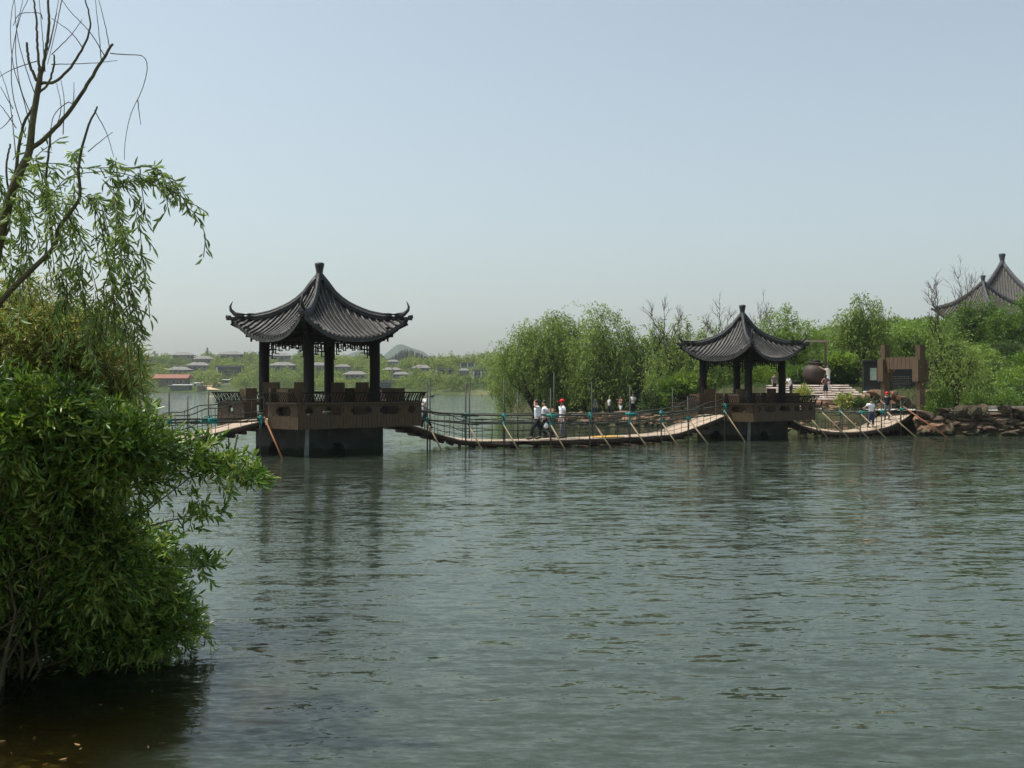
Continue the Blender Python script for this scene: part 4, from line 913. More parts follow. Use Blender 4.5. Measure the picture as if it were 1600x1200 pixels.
# hillside ground cover
def cover(name, n, x0, x1, y0, y1, hmax, kind, L_, W, seed, cond=None, lump=1.0, label=None):
    rg = np.random.default_rng(seed); x = rg.uniform(x0, x1, n); y = rg.uniform(y0, y1, n)
    k = cond(x, y) if cond else np.ones(n, bool); x = x[k]; y = y[k]
    lum = .5 + .5 * np.sin(x * 1.3 + 2 * np.sin(y * .7)) * np.cos(y * 1.1 + x * .4)
    z = right_h(x, y) + hmax * (.25 + lump * lum) * rg.random(len(x)) ** .35
    Pt = np.stack([x, y, z], 1); D = rg.normal(size=Pt.shape); D[:, 2] += .4
    V, Q, T = cards(Pt, D, L_, W); o = link(name, np_mesh(name, V, Q, LM[kind], T)); tag(o, label, 'ground cover', None, 'stuff')
cover('hillside_shrubbery', 120000, 24, 62, 62.6, 108, 1.1, 'hedge', .2, .12, 5, lambda x, y: (x > 29.0) | (y > 70.5), label='thick bright green shrubbery covering the slope below the hall')
cover('grass', 40000, 3, 26, 60, 100, .22, 'dark', .22, .035, 6, lambda x, y: (shore_dist(x, y) > 1.6) & ~((x > 15) & (x < 24.2) & (y > 62.4) & (y < 71.5)) & ~((np.abs(y - 60.6) < 1.5) & (x > 20)), label='short rough grass on the level bank')

# ------------------------------------------------------------------ far shore woodland and villas
def far_pt(px, ybase):
    for Y in np.arange(318, 800, 2.0):
        x = (px - 800) / F * Y
        if Y < far_shore(x) + 4: continue
        z = float(far_h(x, Y))
        if HY - (z - CAMZ) / Y * F <= ybase: return Vector((x, Y, z))
    return Vector(((px - 800) / F * 640, 640, float(far_h((px - 800) / F * 640, 640))))
VIL = [  # px0, px1, roof top, eave, base, kind, label
 (183, 217, 570, 577, 583, 'hip', 'grey hipped villa low on the far slope, seen left of the red roofed house'),
 (262, 300, 573, 578, 584, 'hip', 'wide grey hipped villa directly above the red roofed house'),
 (292, 330, 566, 571, 578, 'hip', 'grey villa with double hipped roof up the slope from the red roofed house'),
 (304, 335, 556, 561, 568, 'hip', 'small steep roofed grey villa near the far ridge'),
 (268, 304, 550.5, 555, 563, 'hip', 'pale grey villa on the far ridge, the left one of two on the skyline'),
 (343, 381, 549, 554, 562, 'hip', 'large grey villa on the skyline left of the big pavilion'),
 (339, 378, 571, 574, 590, 'flat', 'dark flat roofed frame house with one white column'),
 (243, 298, 585, 591, 603, 'red', 'long old house with a red tiled roof beside the far water'),
 (175, 239, 558, 561, 566, 'flat', 'long low dark flat building partly hidden by the willow leaves'),
 (420, 456, 551, 556, 563, 'hip', 'grey hipped villa high up behind the left column of the big pavilion'),
 (420, 464, 566, 571, 578, 'hip', 'wide grey villa seen between the two left columns of the big pavilion'),
 (487, 511, 566, 571, 580, 'hip', 'narrow grey villa seen through the middle of the big pavilion'),
 (522, 549, 569, 573, 581, 'hip', 'grey villa seen just right of the back column'),
 (535, 576, 580, 585, 592, 'hip', 'long low pale roofed villa seen before the right column'),
 (596, 629, 574, 578, 584, 'hip', 'pale hipped villa behind the right eave of the big pavilion'),
 (612, 640, 581, 585, 590, 'hip', 'small grey villa low right of the big pavilion'),
 (643, 675, 570, 575, 583, 'hip', 'clear grey hipped villa standing alone right of the big pavilion'),
 (680, 708, 575, 578, 585, 'flat', 'dark low villa half sunk in trees between two pale ones'),
 (716, 734, 575.5, 579, 587, 'hip', 'tiny grey villa with slender pale posts'),
 (738, 766, 577.5, 580, 590, 'flat', 'pale flat roofed villa nearest the willow at the bank tip'),
 (718, 744, 566.5, 568, 573, 'flat', 'thin flat roofed building high among the far trees'),
 (592, 613, 595, 598, 609, 'flat', 'grey flat roofed hut near the far waterline'),
 (604, 624, 562, 565, 570, 'hip', 'pale farmhouse below the dark pine ridge'),
]
def villa(px0, px1, yt, ye, yb, kind, label):
    pc = (px0 + px1) / 2; g = far_pt(pc, yb + .5); Y = g.y; W = (px1 - px0) / F * Y; zt, ze = CAMZ + (HY - yt) / F * Y, CAMZ + (HY - ye) / F * Y; zb = CAMZ + (HY - yb) / F * Y - 1.5
    root = empty({'red': 'farmhouse'}.get(kind, 'villa'), (g.x, Y, zb), label, 'house', None if kind == 'red' else 'villas on the far slope')
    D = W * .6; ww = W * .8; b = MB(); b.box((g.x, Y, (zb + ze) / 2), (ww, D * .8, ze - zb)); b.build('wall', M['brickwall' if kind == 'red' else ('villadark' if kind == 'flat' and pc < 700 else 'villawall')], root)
    r = MB(); x0, x1, y0, y1 = g.x - W / 2, g.x + W / 2, Y - D / 2, Y + D / 2
    if kind == 'hip':
        t = W * .22; r.add([(x0, y0, ze), (x1, y0, ze), (x1, y1, ze), (x0, y1, ze), (g.x - t, Y, zt), (g.x + t, Y, zt)], [(0, 1, 5, 4), (1, 2, 5), (2, 3, 4, 5), (3, 0, 4)])
        r.box((g.x, Y, ze - .13), (W - .1, D - .1, .25)); r.build('roof', M['villaroof'], root)
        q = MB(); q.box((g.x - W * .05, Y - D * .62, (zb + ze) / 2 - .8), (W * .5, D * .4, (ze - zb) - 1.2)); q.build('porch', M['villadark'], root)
    elif kind == 'flat':
        r.box((g.x, Y, (zt + ze) / 2), (W, D, max(.4, zt - ze))); r.build('roof', M['villaroof'], root)
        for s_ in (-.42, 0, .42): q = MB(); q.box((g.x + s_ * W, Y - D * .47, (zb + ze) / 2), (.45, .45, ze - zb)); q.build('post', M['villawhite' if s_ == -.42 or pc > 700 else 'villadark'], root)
    else:
        r.add([(x0, y0, ze), (x1, y0, ze), (x1, y1, ze), (x0, y1, ze), (x0, Y, zt), (x1, Y, zt)], [(0, 1, 5, 4), (1, 2, 5), (2, 3, 4, 5), (3, 0, 4)]); r.box((g.x, Y, ze - .1), (W - .1, D - .1, .2)); r.build('roof', M['redroof'], root)
    nw = 4
    for k in range(nw):
        x = g.x + ww * (-.375 + .25 * k); q = MB(); q.box((x, Y - D * .4 - .04, ze - (ze - zb - 1.2) * .42), (ww * .13, .08, (ze - zb) * .26)); fo = q.build('window', M['villawall'], root)
        q = MB(); q.box((x, Y - D * .4 - .1, ze - (ze - zb - 1.2) * .42), (ww * .10, .05, (ze - zb) * .2)); q.build('pane', M['glass'], fo)
    return (px0, px1, ye, yb, Y)
VB = [villa(*v) for v in VIL]
def shed(px0, px1, yt, yb, m, rm, label, D=6, white=False):
    pc = (px0 + px1) / 2; g = far_pt(pc, yb); Y = g.y; W = (px1 - px0) / F * Y; zt = CAMZ + (HY - yt) / F * Y; zb = g.z - .6
    root = empty('shed', (g.x, Y, zb), label, 'shed', 'sheds by the far waterline'); b = MB(); b.box((g.x, Y, (zb + zt) / 2), (W * .94, D * .9, zt - zb - .1)); b.build('wall', M[m], root)
    r = MB(); r.add([(g.x - W / 2, Y - D / 2, zt - .35), (g.x + W / 2, Y - D / 2, zt - .35), (g.x + W / 2, Y + D / 2, zt + .1), (g.x - W / 2, Y + D / 2, zt + .1)], [(0, 1, 2, 3)]); r.box((g.x, Y, zt - .3), (W, D, .2)); r.build('roof', M[rm], root)
    q = MB(); q.box((g.x + W * .2, Y - D * .45 - .05, zb + .9), (1.2, .08, 1.8)); q.build('door', M['villadark'], root)
    VB.append((px0, px1, yt, yb, Y))
shed(267, 299, 601, 609, 'villadark', 'villawhite', 'long low shed with a white roof beside the far waterline')
shed(300, 311, 598, 604, 'villawhite', 'villawhite', 'small white shed between the red roofed house and the brown hut')
shed(311, 321, 603, 611, 'brickwall', 'villadark', 'brown hut at the edge of the far water')
shed(345, 358, 593, 598, 'villadark', 'villawhite', 'small pale roofed shed in the shrubs above the dirt landing')
b = MB(); rows_ = [(320, 611.5, 345, 612), (316, 606, 330, 606.5), (322, 602, 336, 602), (310, 597, 350, 599)]; vs = []
for (a0, ya, a1, yb_) in rows_:
    for px, py in ((a0, ya), (a1, yb_)): g = far_pt(px, py); vs.append((g.x, g.y, g.z + .25))
b.add(vs, [(0, 1, 3, 2), (2, 3, 5, 4), (4, 5, 7, 6)]); b.build('path', M['track'])['kind'] = 'structure'

def proto(n, h, r, conif, rg):
    if conif:
        t = rg.random(n); a = rg.random(n) * 6.283; rad = r * (1 - t) * np.sqrt(rg.random(n)); Pt = np.stack([rad * np.cos(a), rad * np.sin(a), h * (.1 + .9 * t)], 1)
    else:
        d = rg.normal(size=(n, 3)); d /= np.linalg.norm(d, axis=1, keepdims=True); q = rg.random(n) ** .4
        lob = rg.normal(size=(5, 3)) * np.array([.4, .4, .35]); li = rg.integers(0, 5, n)
        Pt = (d * q[:, None] * .62 + lob[li]) * np.array([r, r, h * .42]) + np.array([0, 0, h * .55])
    D = rg.normal(size=(n, 3)); return cards(Pt, D, .95 if not conif else .8, .7 if not conif else .4)
rg = np.random.default_rng(8)
PR = [proto(110, 8, 2.9, False, rg) for _ in range(5)] + [proto(110, 10, 2.1, False, rg) for _ in range(3)]; PC = [proto(120, 9, 1.7, True, rg) for _ in range(3)]
def forest(name, pts, protos, m, label, kind='stuff'):
    Vs, Qs, Ts = [], [], []; off = 0
    for (x, y, z, s) in pts:
        V, Q, T = protos[rg.integers(len(protos))]; a = rg.random() * 6.283; c, s_ = math.cos(a), math.sin(a)
        W = V @ np.array([[c, s_, 0], [-s_, c, 0], [0, 0, 1]]) * s + np.array([x, y, z]); Vs.append(W); Qs.append(Q + off); Ts.append(T * .5 + rg.random() * .6 - .05); off += len(V)
    o = link(name, np_mesh(name, np.concatenate(Vs), np.concatenate(Qs), m, np.concatenate(Ts))); tag(o, label, 'woodland', None, kind)
pts = []; cpts = []
def hides(px, ytop, Y):
    for (a, b_, ye, yb, Yv) in VB:
        if a - 3 < px < b_ + 3 and Y < Yv + 3 and ytop < yb - (yb - ye) * .6: return True
    return False
while len(pts) < 4600:
    Y = rg.uniform(320, 700); px = rg.uniform(60, 1060); x = (px - 800) / F * Y; d = Y - far_shore(x)
    if d < .8: continue
    if rg.random() > 1 - .45 * (d > 190): continue
    s = rg.uniform(.38, .8) * (.6 if d < 8 else 1); z = float(far_h(x, Y)); yt = HY - (z + 7.5 * s - CAMZ) / Y * F
    if hides(px, yt, Y): continue
    if 314 < px < 350 and d < 14 and Y > 420: continue
    pts.append((x, Y, z - .3, s))
forest('far_woodland', pts, PR, LM['far'], 'pale green woodland covering the far shore slope')
for _ in range(90):
    px = rg.choice([rg.uniform(160, 800), rg.uniform(595, 685), rg.uniform(735, 800)]); Y = rg.uniform(560, 660); x = (px - 800) / F * Y; z = float(far_h(x, Y)); s = rg.uniform(.7, 1.15)
    if not hides(px, HY - (z + 9 * s - CAMZ) / Y * F, Y): cpts.append((x, Y, z, s))
forest('far_pines', cpts, PC, LM['pine'], 'scattered dark pines near the far skyline')
# dark pine ridge
hill('hills', 640, 900, 553.5, 55, 70, mat('pine_ridge', (.015, .03, .018), (.03, .045, .025), .95, .05, .1, .6, .2), .8, 3)
hill('hills', 575, 880, 557, 60, 70, bpy.data.materials['pine_ridge'], .8, 6)
ridge = []
for _ in range(900):
    px = rg.uniform(520, 735); Y = rg.uniform(850, 900); x = (px - 800) / F * Y; cx = (640 - 800) / F * 900
    u = (x - cx) / (55 / F * 900); u2 = (x - (575 - 800) / F * 880) / (60 / F * 880); z = max(29.5 * math.exp(-1.1 * u * u), 27 * math.exp(-1.1 * u2 * u2)) * math.exp(-1.2 * ((Y - 895) / 70) ** 2)
    if z > 9: ridge.append((x, Y, z - 2, rg.uniform(.45, .8)))
forest('pine_forest', ridge, PC, LM['pine'], 'dark pine forest on the ridge in front of the blue hill')

# ------------------------------------------------------------------ people
def skin_mesh(name, verts, edges, rad, m, root=0, sub=1):
    me = bpy.data.meshes.new(name + '_tmp'); me.from_pydata([tuple(v) for v in verts], edges, []); o = bpy.data.objects.new('tmp_skin', me); COL.objects.link(o)
    sk = o.modifiers.new('s', 'SKIN'); sk.use_smooth_shade = True; su = o.modifiers.new('u', 'SUBSURF'); su.levels = sub; su.render_levels = sub
    for i, sv in enumerate(me.skin_vertices[0].data): r = rad[i]; sv.radius = r if hasattr(r, '__len__') else (r, r); sv.use_root = (i == root)
    dg = bpy.context.evaluated_depsgraph_get(); dg.update(); ev = bpy.data.meshes.new_from_object(o.evaluated_get(dg)); ev.name = name
    bpy.data.objects.remove(o); bpy.data.meshes.remove(me); ev.materials.clear(); ev.materials.append(m)
    ev.polygons.foreach_set('use_smooth', [True] * len(ev.polygons)); return ev
def person(label, loc, h, heading, top='shirt', bottom='navy', cap=None, stride=.0, armL='down', armR='down', lean=0, head_tilt=0, skirt=False, shorts=False, shoes='shoed', seated=False, hairlong=False, female=False):
    """heading: world angle the figure faces. Local frame: +X forward, +Y left."""
    s = h / 1.7; root = empty('person', tuple(loc), label, 'person', None, heading, s)
    V = Vector; ln = lambda z: lean * (z - .9)
    hip = .0; sw = .175 if not female else .155
    pel = V((0, 0, .93)); ch = V((ln(1.25) * 1, 0, 1.25)); up = V((ln(1.42), 0, 1.42)); nk = V((ln(1.5) + .01, 0, 1.50)); hd = V((ln(1.56) + .03 + head_tilt * .05, 0, 1.585 - abs(head_tilt) * .01)); tp = V((ln(1.66) + .02 + head_tilt * .12, 0, 1.655 - abs(head_tilt) * .03))
    vs = [pel, ch, up, nk, hd, tp]; ed = [(0, 1), (1, 2), (2, 3), (3, 4), (4, 5)]; rd = [(.09, .12), (.095, .14), (.09, .13), .05, (.082, .078), (.078, .07)]
    arms = []
    for sd, pose in ((1, armL), (-1, armR)):
        sh = up + V((0, sd * sw, -.02))
        if pose == 'down': el = sh + V((-.03, sd * .06, -.27)); wr = el + V((.06, sd * .01, -.24)); hn = wr + V((.02, 0, -.08))
        elif pose == 'out': el = sh + V((.05, sd * .24, -.13)); wr = el + V((.08, sd * .22, -.09)); hn = wr + V((.03, sd * .08, -.02))
        elif pose == 'face': el = sh + V((.2, sd * .12, .02)); wr = el + V((-.02, -sd * .16, .2)); hn = wr + V((-.04, -sd * .05, .05))
        elif pose == 'point': el = sh + V((.22, sd * .1, .03)); wr = el + V((.2, sd * .06, .12)); hn = wr + V((.07, 0, .05))
        elif pose == 'fold': el = sh + V((.06, sd * .06, -.25)); wr = el + V((.17, -sd * .16, .04)); hn = wr + V((.02, -sd * .08, .0))
        elif pose == 'swingf': el = sh + V((.08, sd * .05, -.25)); wr = el + V((.18, 0, -.15)); hn = wr + V((.06, 0, -.04))
        elif pose == 'swingb': el = sh + V((-.14, sd * .05, -.23)); wr = el + V((-.02, 0, -.24)); hn = wr + V((0, 0, -.08))
        elif pose == 'hips': el = sh + V((-.08, sd * .2, -.22)); wr = el + V((.1, -sd * .16, -.14)); hn = wr + V((.03, -sd * .05, -.02))
        k = len(vs); vs += [sh, el, wr, hn]; ed += [(2, k), (k, k + 1), (k + 1, k + 2), (k + 2, k + 3)]; rd += [.058, .042, .028, (.018, .038)]; arms.append((sh, el, wr, hn))
    legs = []
    for sd in (1, -1):
        f = stride * sd
        if seated: kn = V((.42, sd * .12, .9)); an = V((.42, sd * .12, .48)); hp = V((.02, sd * .1, .9))
        else: hp = V((0, sd * .09, .88)); kn = V((f * .55 + abs(f) * .25, sd * .1, .49)); an = V((f * 1.0 - (.12 if f < 0 else 0), sd * .1, .085 + (.05 if f < -.1 else 0)))
        ft = an + V((.16, sd * .02, -.05)); k = len(vs); vs += [hp, kn, an, ft]; ed += [(0, k), (k, k + 1), (k + 1, k + 2), (k + 2, k + 3)]; rd += [.092, .06, .04, (.035, .045)]; legs.append((hp, kn, an, ft))
    me = skin_mesh('body', vs, ed, rd, M['skin'])
    # fingers, nose and ears join the same body mesh
    x = MB()
    for (sh, el, wr, hn) in arms:
        dr = (hn - wr).normalized(); sx = dr.cross(V((1, 0, 0))); sx = sx.normalized() if sx.length > .1 else V((0, 1, 0)); bn = sx.cross(dr)
        for q, (o_, l_) in enumerate(((-.026, .062), (-.009, .072), (.009, .068), (.025, .055))):
            a = hn + sx * o_; x.tube([a - dr * .02, a + dr * l_ * .5, a + dr * l_ + bn * .02], [.0095, .009, .006], 5)
        a = hn - dr * .04 + sx * .03; x.tube([a, a + sx * .025 + dr * .02, a + sx * .03 + dr * .05], [.011, .01, .007], 5)
    x.tube([hd + V((.07, 0, .03)), hd + V((.1, 0, .0)), hd + V((.085, 0, -.012))], [.008, .014, .01], 5)
    for sd in (1, -1): x.tube([hd + V((0, sd * .07, .03)), hd + V((-.005, sd * .088, .01)), hd + V((0, sd * .075, -.02))], [.008, .018, .008], 5)
    x.bar(hd + V((.078, -.025, -.035)), hd + V((.078, .025, -.035)), .012, .009)
    bm = bmesh.new(); bm.from_mesh(me); t2 = x.mesh('x', None); bm.from_mesh(t2); bm.to_mesh(me); bm.free(); bpy.data.meshes.remove(t2)
    body = link('body', me, root)
    ey = MB()
    for sd in (1, -1): ey.lathe([(.004, -.008), (.011, 0), (.004, .008)], tuple(hd + V((.074, sd * .03, .028))), 8)
    ey.build('eyes', M['hair'], body, world=False)
    # shirt
    sv = [V((0, 0, .80)), V((ln(1.1), 0, 1.05)), ch, up, up + V((.005, 0, .06))]; se = [(0, 1), (1, 2), (2, 3), (3, 4)]; sr = [(.15, .185), (.13, .165), (.13, .175), (.115, .16), (.06, .07)]
    for (sh, el, wr, hn) in arms:
        k = len(sv); m_ = sh.lerp(el, .75); sv += [sh, m_]; se += [(3, k), (k, k + 1)]; sr += [.078, .072]
    link('shirt', skin_mesh('shirt', sv, se, sr, M[top]), root)
    if skirt:
        b = MB(); b.lathe([(.13, 1.0), (.165, .85), (.205, .55), (.2, .545), (.12, .98)], (0, 0, 0), 14); b.build('skirt', M[bottom], root, world=False)
    else:
        tv = [V((0, 0, 1.02)), V((0, 0, .88))]; te = [(0, 1)]; tr_ = [(.115, .145), (.125, .155)]
        for (hp, kn, an, ft) in legs:
            k = len(tv); e_ = an if not shorts else kn; tv += [hp + V((0, 0, -.04)), kn if not shorts else hp.lerp(kn, .5), e_ + V((0, 0, .03))]; te += [(1, k), (k, k + 1), (k + 1, k + 2)]; tr_ += [.112, .085 if not shorts else .1, .066 if not shorts else .1]
        link('shorts' if shorts else 'trousers', skin_mesh('trousers', tv, te, tr_, M[bottom]), root)
    for (hp, kn, an, ft) in legs:
        b = MB(); b.tube([an + V((-.07, 0, -.045)), an + V((.0, 0, -.02)), ft + V((-.02, 0, -.0)), ft + V((.05, 0, -.01))], [.03, .055, .045, .022], 8); b.build('shoe', M[shoes], root, world=False)
    hv = MB(); hc = hd.lerp(tp, .62) + V((-.018, 0, .02))
    hv.lathe([(.088, -.045 - (.16 if hairlong else .0)), (.1, -.02), (.1, .03), (.085, .07), (.05, .1), (.01, .112)], tuple(hc), 12); 
    for i, v in enumerate(hv.v):
        if v[2] < hc.z + .02 and v[0] > hc.x + .02: hv.v[i] = (hc.x + .02 + (v[0] - hc.x) * .2, v[1] * .9, v[2] + .02)
    hv.build('hair', M['hair'], root, world=False)
    if cap:
        c = MB(); c.lathe([(.108, .0), (.11, .035), (.095, .085), (.055, .12), (.01, .13)], tuple(hc), 14)
        c.box(tuple(hc + V((.15, 0, .012))), (.12, .14, .014)); c.build('cap', M[cap], root, world=False)
    return root
def on(b_, px, side=0): i = b_.at_px(px, side); return b_.off(i, side) + Vector((0, 0, .015))
def heading(b_, px, sgn): i = b_.at_px(px); t = b_.path[min(i + 2, 140)] - b_.path[max(i - 2, 0)]; return math.atan2(t.y, t.x) + (0 if sgn > 0 else math.pi)
person('man in a white shirt with head bowed, stepping off the larger pavilion onto the bridge', on(b2, 665, .55), 1.6, heading(b2, 661, -1), stride=.22, armL='fold', armR='swingb', lean=.08, head_tilt=.5)
person('person in white shirt shading the face with a raised hand, walking on the bridge', on(b2, 839, .25), 1.7, heading(b2, 839, -1) + .2, stride=.36, armL='face', armR='down', lean=.05)
person('white shirted person walking close behind the one shading the face, pale bag in hand', on(b2, 849, -.05), 1.66, heading(b2, 849, -1), stride=.3, armL='swingb', armR='down', lean=.05)
person('man with a red cap and loose white shirt walking on the middle bridge span', on(b2, 876, 0), 1.68, heading(b2, 876, -1), bottom='greyc', cap='redcap', stride=.1, armL='down', armR='down')
bag = on(b2, 852, .55) + Vector((.12, 0, .62)); bg_ = empty('carrier_bag', tuple(bag), 'small white plastic bag held at the hip on the middle bridge', 'bag')
b = MB(); b.lathe([(.03, -.14), (.09, -.11), (.1, -.02), (.06, .07), (.02, .1)], (0, 0, 0), 8); b.build('bag_body', M['white'], bg_, world=False)
b = MB(); b.tube([(-.03, 0, .08), (0, 0, .18), (.03, 0, .08)], .008, 5); b.build('bag_handle', M['white'], bg_, world=False)
person('person in a white top with one arm stretched out, walking on the short right span', on(b3, 1361, .1), 1.5, R(-75), bottom='jeans', stride=.06, armR='out', armL='down')
person('person in dark clothes and a red cap on the upward end of the right span', on(b3, 1386, .0), 1.5, R(-105), top='navy', bottom='greyc', cap='redcap', stride=.08, armL='down', armR='hips')
def bank(px, Y): x = (px - 800) / F * Y; return Vector((x, Y, Gz(x, Y) + .01))
person('strolling person in a white blouse and dark trousers under the willows', bank(952, 84), 1.5, R(200), stride=.1, armL='fold', armR='fold', female=True)
person('person in a brown top and pale shorts walking under the willows', bank(970, 83), 1.5, R(210), top='brownc', bottom='shirt', shorts=True, stride=.12, shoes='shoe', armL='fold', armR='down')
person('man in a white shirt standing rightmost of the strollers under the willows', bank(989, 84), 1.62, R(-80), armL='fold', armR='fold')
person('dim figure in grey clothes leftmost under the willows', bank(930, 85), 1.45, R(200), top='greyc', bottom='jeans', stride=.08)
def stairp(px, k): y = 63.2 + k * .62 + .3; return Vector(((px - 800) / F * y, y, 1.22 + 1.55 * (k + 1) / N_ + .03))
person('woman in a dark skirt climbing the stone stairs toward the clay jar', stairp(1290, 4), 1.42, R(100), top='brownc', bottom='navy', skirt=True, shoes='shoe', armL='hips', armR='hips', hairlong=True, female=True)
person('person in a cream top raising an arm beside the clay jar', stairp(1294, 8), 1.5, R(140), top='cream_shirt', bottom='shirt', armL='point', armR='down', shoes='shoe')
person('bending person in a white top beside the right column of the smaller pavilion', stairp(1236, 5), 1.25, R(200), bottom='navy', lean=.45, armL='swingf', armR='swingf')
person('grey figure standing at the foot of the trees left of the stone stairs', bank(1210, 69), 1.4, R(-60), top='greyc', bottom='navy')
fl = pav1.location
person('seated visitor in dark red showing above the right parapet of the larger pavilion', (fl.x + 2.45, fl.y + .3, .98), 1.62, R(-60), top='brownc', bottom='navy', seated=True, armL='fold', armR='fold')
person('seated visitor with a red cap in the middle of the larger pavilion', (fl.x + 1.55, fl.y + 2.2, .93), 1.6, R(-100), top='greyc', bottom='navy', cap='redcap', seated=True, armL='fold', armR='fold')

# duck
dp = P(674, 620, 2.7 * F / 17.5); dp.z = 0; dk = empty('duck', tuple(dp), 'small dark duck floating on the open water beyond the bridge', 'duck', rz=.3)
b = MB(); b.tube([(-.9, 0, .28), (-.55, 0, .22), (-.1, 0, .18), (.4, 0, .2), (.6, 0, .3), (.65, 0, .55), (.72, 0, .72), (.85, 0, .7)], [.03, .2, .32, .3, .16, .1, .13, .05], 10); b.build('body', M['black'], dk, world=False)
b = MB(); b.tube([(.82, 0, .7), (1.02, 0, .66)], [.05, .02], 6); b.build('beak', M['gold'], dk, world=False)

# ------------------------------------------------------------------ foreground willow and bushes
FY = 8.2
def fp(px, py, dy=0): return P(px, py, FY + dy)
wt = empty('willow_tree', tuple(fp(-60, 900).xy) + (0.1,), 'nearest willow, with pruned bare branches and hanging leafy twigs against the sky', 'tree')
def stroke(name, pts, r0, r1, m='bark', jit=.01, n=30, sides=7):
    q = [fp(*(p if len(p) == 3 else (*p, 0))) for p in pts]; q = cat_path(q, n); rr = random.Random(len(pts) * 31 + int(pts[0][0])); b = MB()
    q = [p + Vector((rr.uniform(-1, 1), 0, rr.uniform(-1, 1))) * jit * .4 for p in q]
    b.tube(q, [r0 + (r1 - r0) * i / n for i in range(n + 1)], sides); b.build(name, M[m], wt); return q
u_ = FY / F
stroke('trunk', [(-120, 1120, .3), (-90, 900, .2), (-40, 600, 0), (-10, 420), (12, 320), (30, 270), (46, 235), (51, 190), (60, 130), (66, 104)], 10 * u_, 3.6 * u_, 'stem')
stroke('branch', [(-40, 600, 0), (-10, 500), (0, 474), (40, 430), (84, 387), (92, 355), (124, 310), (122, 260), (137, 200), (152, 166)], 5.5 * u_, 1.3 * u_, 'stem')
stroke('branch', [(46, 235), (80, 206), (115, 165), (140, 125), (165, 85), (176, 68)], 3.8 * u_, 1.9 * u_, 'stem')
stroke('branch', [(64, 130), (85, 127), (110, 105), (130, 72), (140, 42), (137, 15), (128, -15)], 2.6 * u_, .9 * u_, 'stem')
stroke('branch', [(57, 126), (46, 100), (41, 67)], 2.4 * u_, 1.8 * u_, 'stem')
stroke('branch', [(62, 118), (58, 70), (56, 30), (50, -20)], 2.2 * u_, 1.2 * u_, 'stem')
stroke('branch', [(66, 112), (74, 60), (76, 20), (72, -20)], 2.6 * u_, 1.6 * u_, 'stem')
stroke('branch', [(84, 385), (76, 320), (72, 280), (77, 225), (80, 200)], 2.4 * u_, 1.5 * u_, 'stem')
stroke('branch', [(60, 145), (76, 130), (84, 100), (84, 85)], 2.0 * u_, 1.2 * u_, 'stem')
stroke('branch', [(-5, 380), (15, 350), (10, 260), (16, 225)], 2.0 * u_, 1.4 * u_, 'stem')
stroke('branch', [(20, 320), (25, 265), (35, 200), (52, 165)], 3.0 * u_, 2 * u_, 'stem')
TW = [[(172, 83), (195, 85), (222, 87), (230, 105), (222, 140), (205, 175), (196, 215), (194, 250)], [(215, 155), (217, 175), (220, 195)], [(158, 98), (154, 50), (148, -5)], [(171, 76), (163, 35), (152, -8)],
      [(117, 166), (105, 160), (84, 180), (79, 210), (80, 235)], [(147, 172), (165, 205), (178, 245)], [(137, 237), (155, 222), (176, 206)],
      [(165, 90), (140, 50), (110, 18), (90, -10)], [(130, 76), (110, 50), (80, 28)], [(55, 150), (38, 100), (26, 50), (22, -8)], [(52, 190), (30, 130), (24, 60), (36, -5)], [(66, 108), (80, 60), (92, -5)], [(70, 112), (66, 55), (60, -5)],
      [(48, 205), (35, 150), (20, 100), (16, 40), (22, -8)], [(40, 215), (20, 150), (18, 90), (30, 30), (45, -5)], [(80, 100), (95, 100), (150, 98), (183, 94)], [(58, 95), (20, 108), (-10, 125)], [(25, 250), (15, 160), (0, 110)], [(20, 170), (0, 135)], [(25, 200), (5, 170), (-5, 160)],
      [(20, 180), (8, 195), (-5, 205)], [(66, 30), (60, 20), (30, 22), (20, 40)], [(85, 205), (95, 170), (88, 130)], [(98, 210), (100, 160), (95, 125)], [(112, 170), (115, 150), (115, 128)], [(80, 85), (110, 55), (128, 30)], [(88, 20), (80, 55), (72, 90)], [(97, -5), (88, 40), (74, 100)]]
for t in TW: stroke('twig', t, .85 * u_, .45 * u_, 'twig' if len(t) < 4 else 'stem', .004, 18, 5)
# leafy hanging twigs
LS = [[(84, 300), (110, 275), (170, 268), (215, 278), (255, 296), (285, 318)], [(180, 272), (200, 300), (215, 330), (222, 400), (226, 440)], [(160, 280), (180, 310), (190, 370), (200, 430), (212, 480), (222, 520), (215, 545)], [(285, 318), (305, 335), (320, 365), (318, 402)],
      [(255, 296), (262, 320), (250, 345)], [(220, 285), (225, 320), (228, 345)], [(120, 300), (150, 330), (165, 390), (175, 440), (180, 520)], [(180, 460), (195, 510), (200, 560), (205, 600), (214, 635)], [(100, 330), (130, 380), (150, 450), (160, 520)],
      [(40, 260), (80, 255), (120, 262), (160, 262), (200, 262), (240, 262), (270, 285)], [(20, 290), (50, 300), (80, 330), (100, 380)], [(215, 545), (220, 590), (226, 630)], [(130, 420), (120, 470), (130, 530)], [(90, 420), (100, 480), (110, 550)], [(60, 440), (70, 500), (65, 560)],
      [(120, 350), (160, 380), (195, 380), (215, 395)], [(170, 430), (190, 450), (200, 500)], [(285, 318), (300, 318), (320, 330)], [(20, 250), (30, 230), (35, 210)], [(60, 240), (80, 225), (95, 215)]]
rr = random.Random(12)
for a in [(215, 270), (232, 272), (248, 282), (262, 296), (274, 305), (200, 275), (188, 290), (240, 268)]:
    for _ in range(2):
        LS.append([(a[0], a[1], 0), (a[0] + rr.uniform(2, 14), a[1] + rr.uniform(-16, 14), rr.uniform(-.1, .1)), (a[0] + rr.uniform(14, 34), a[1] + rr.uniform(5, 34), rr.uniform(-.2, .2))])
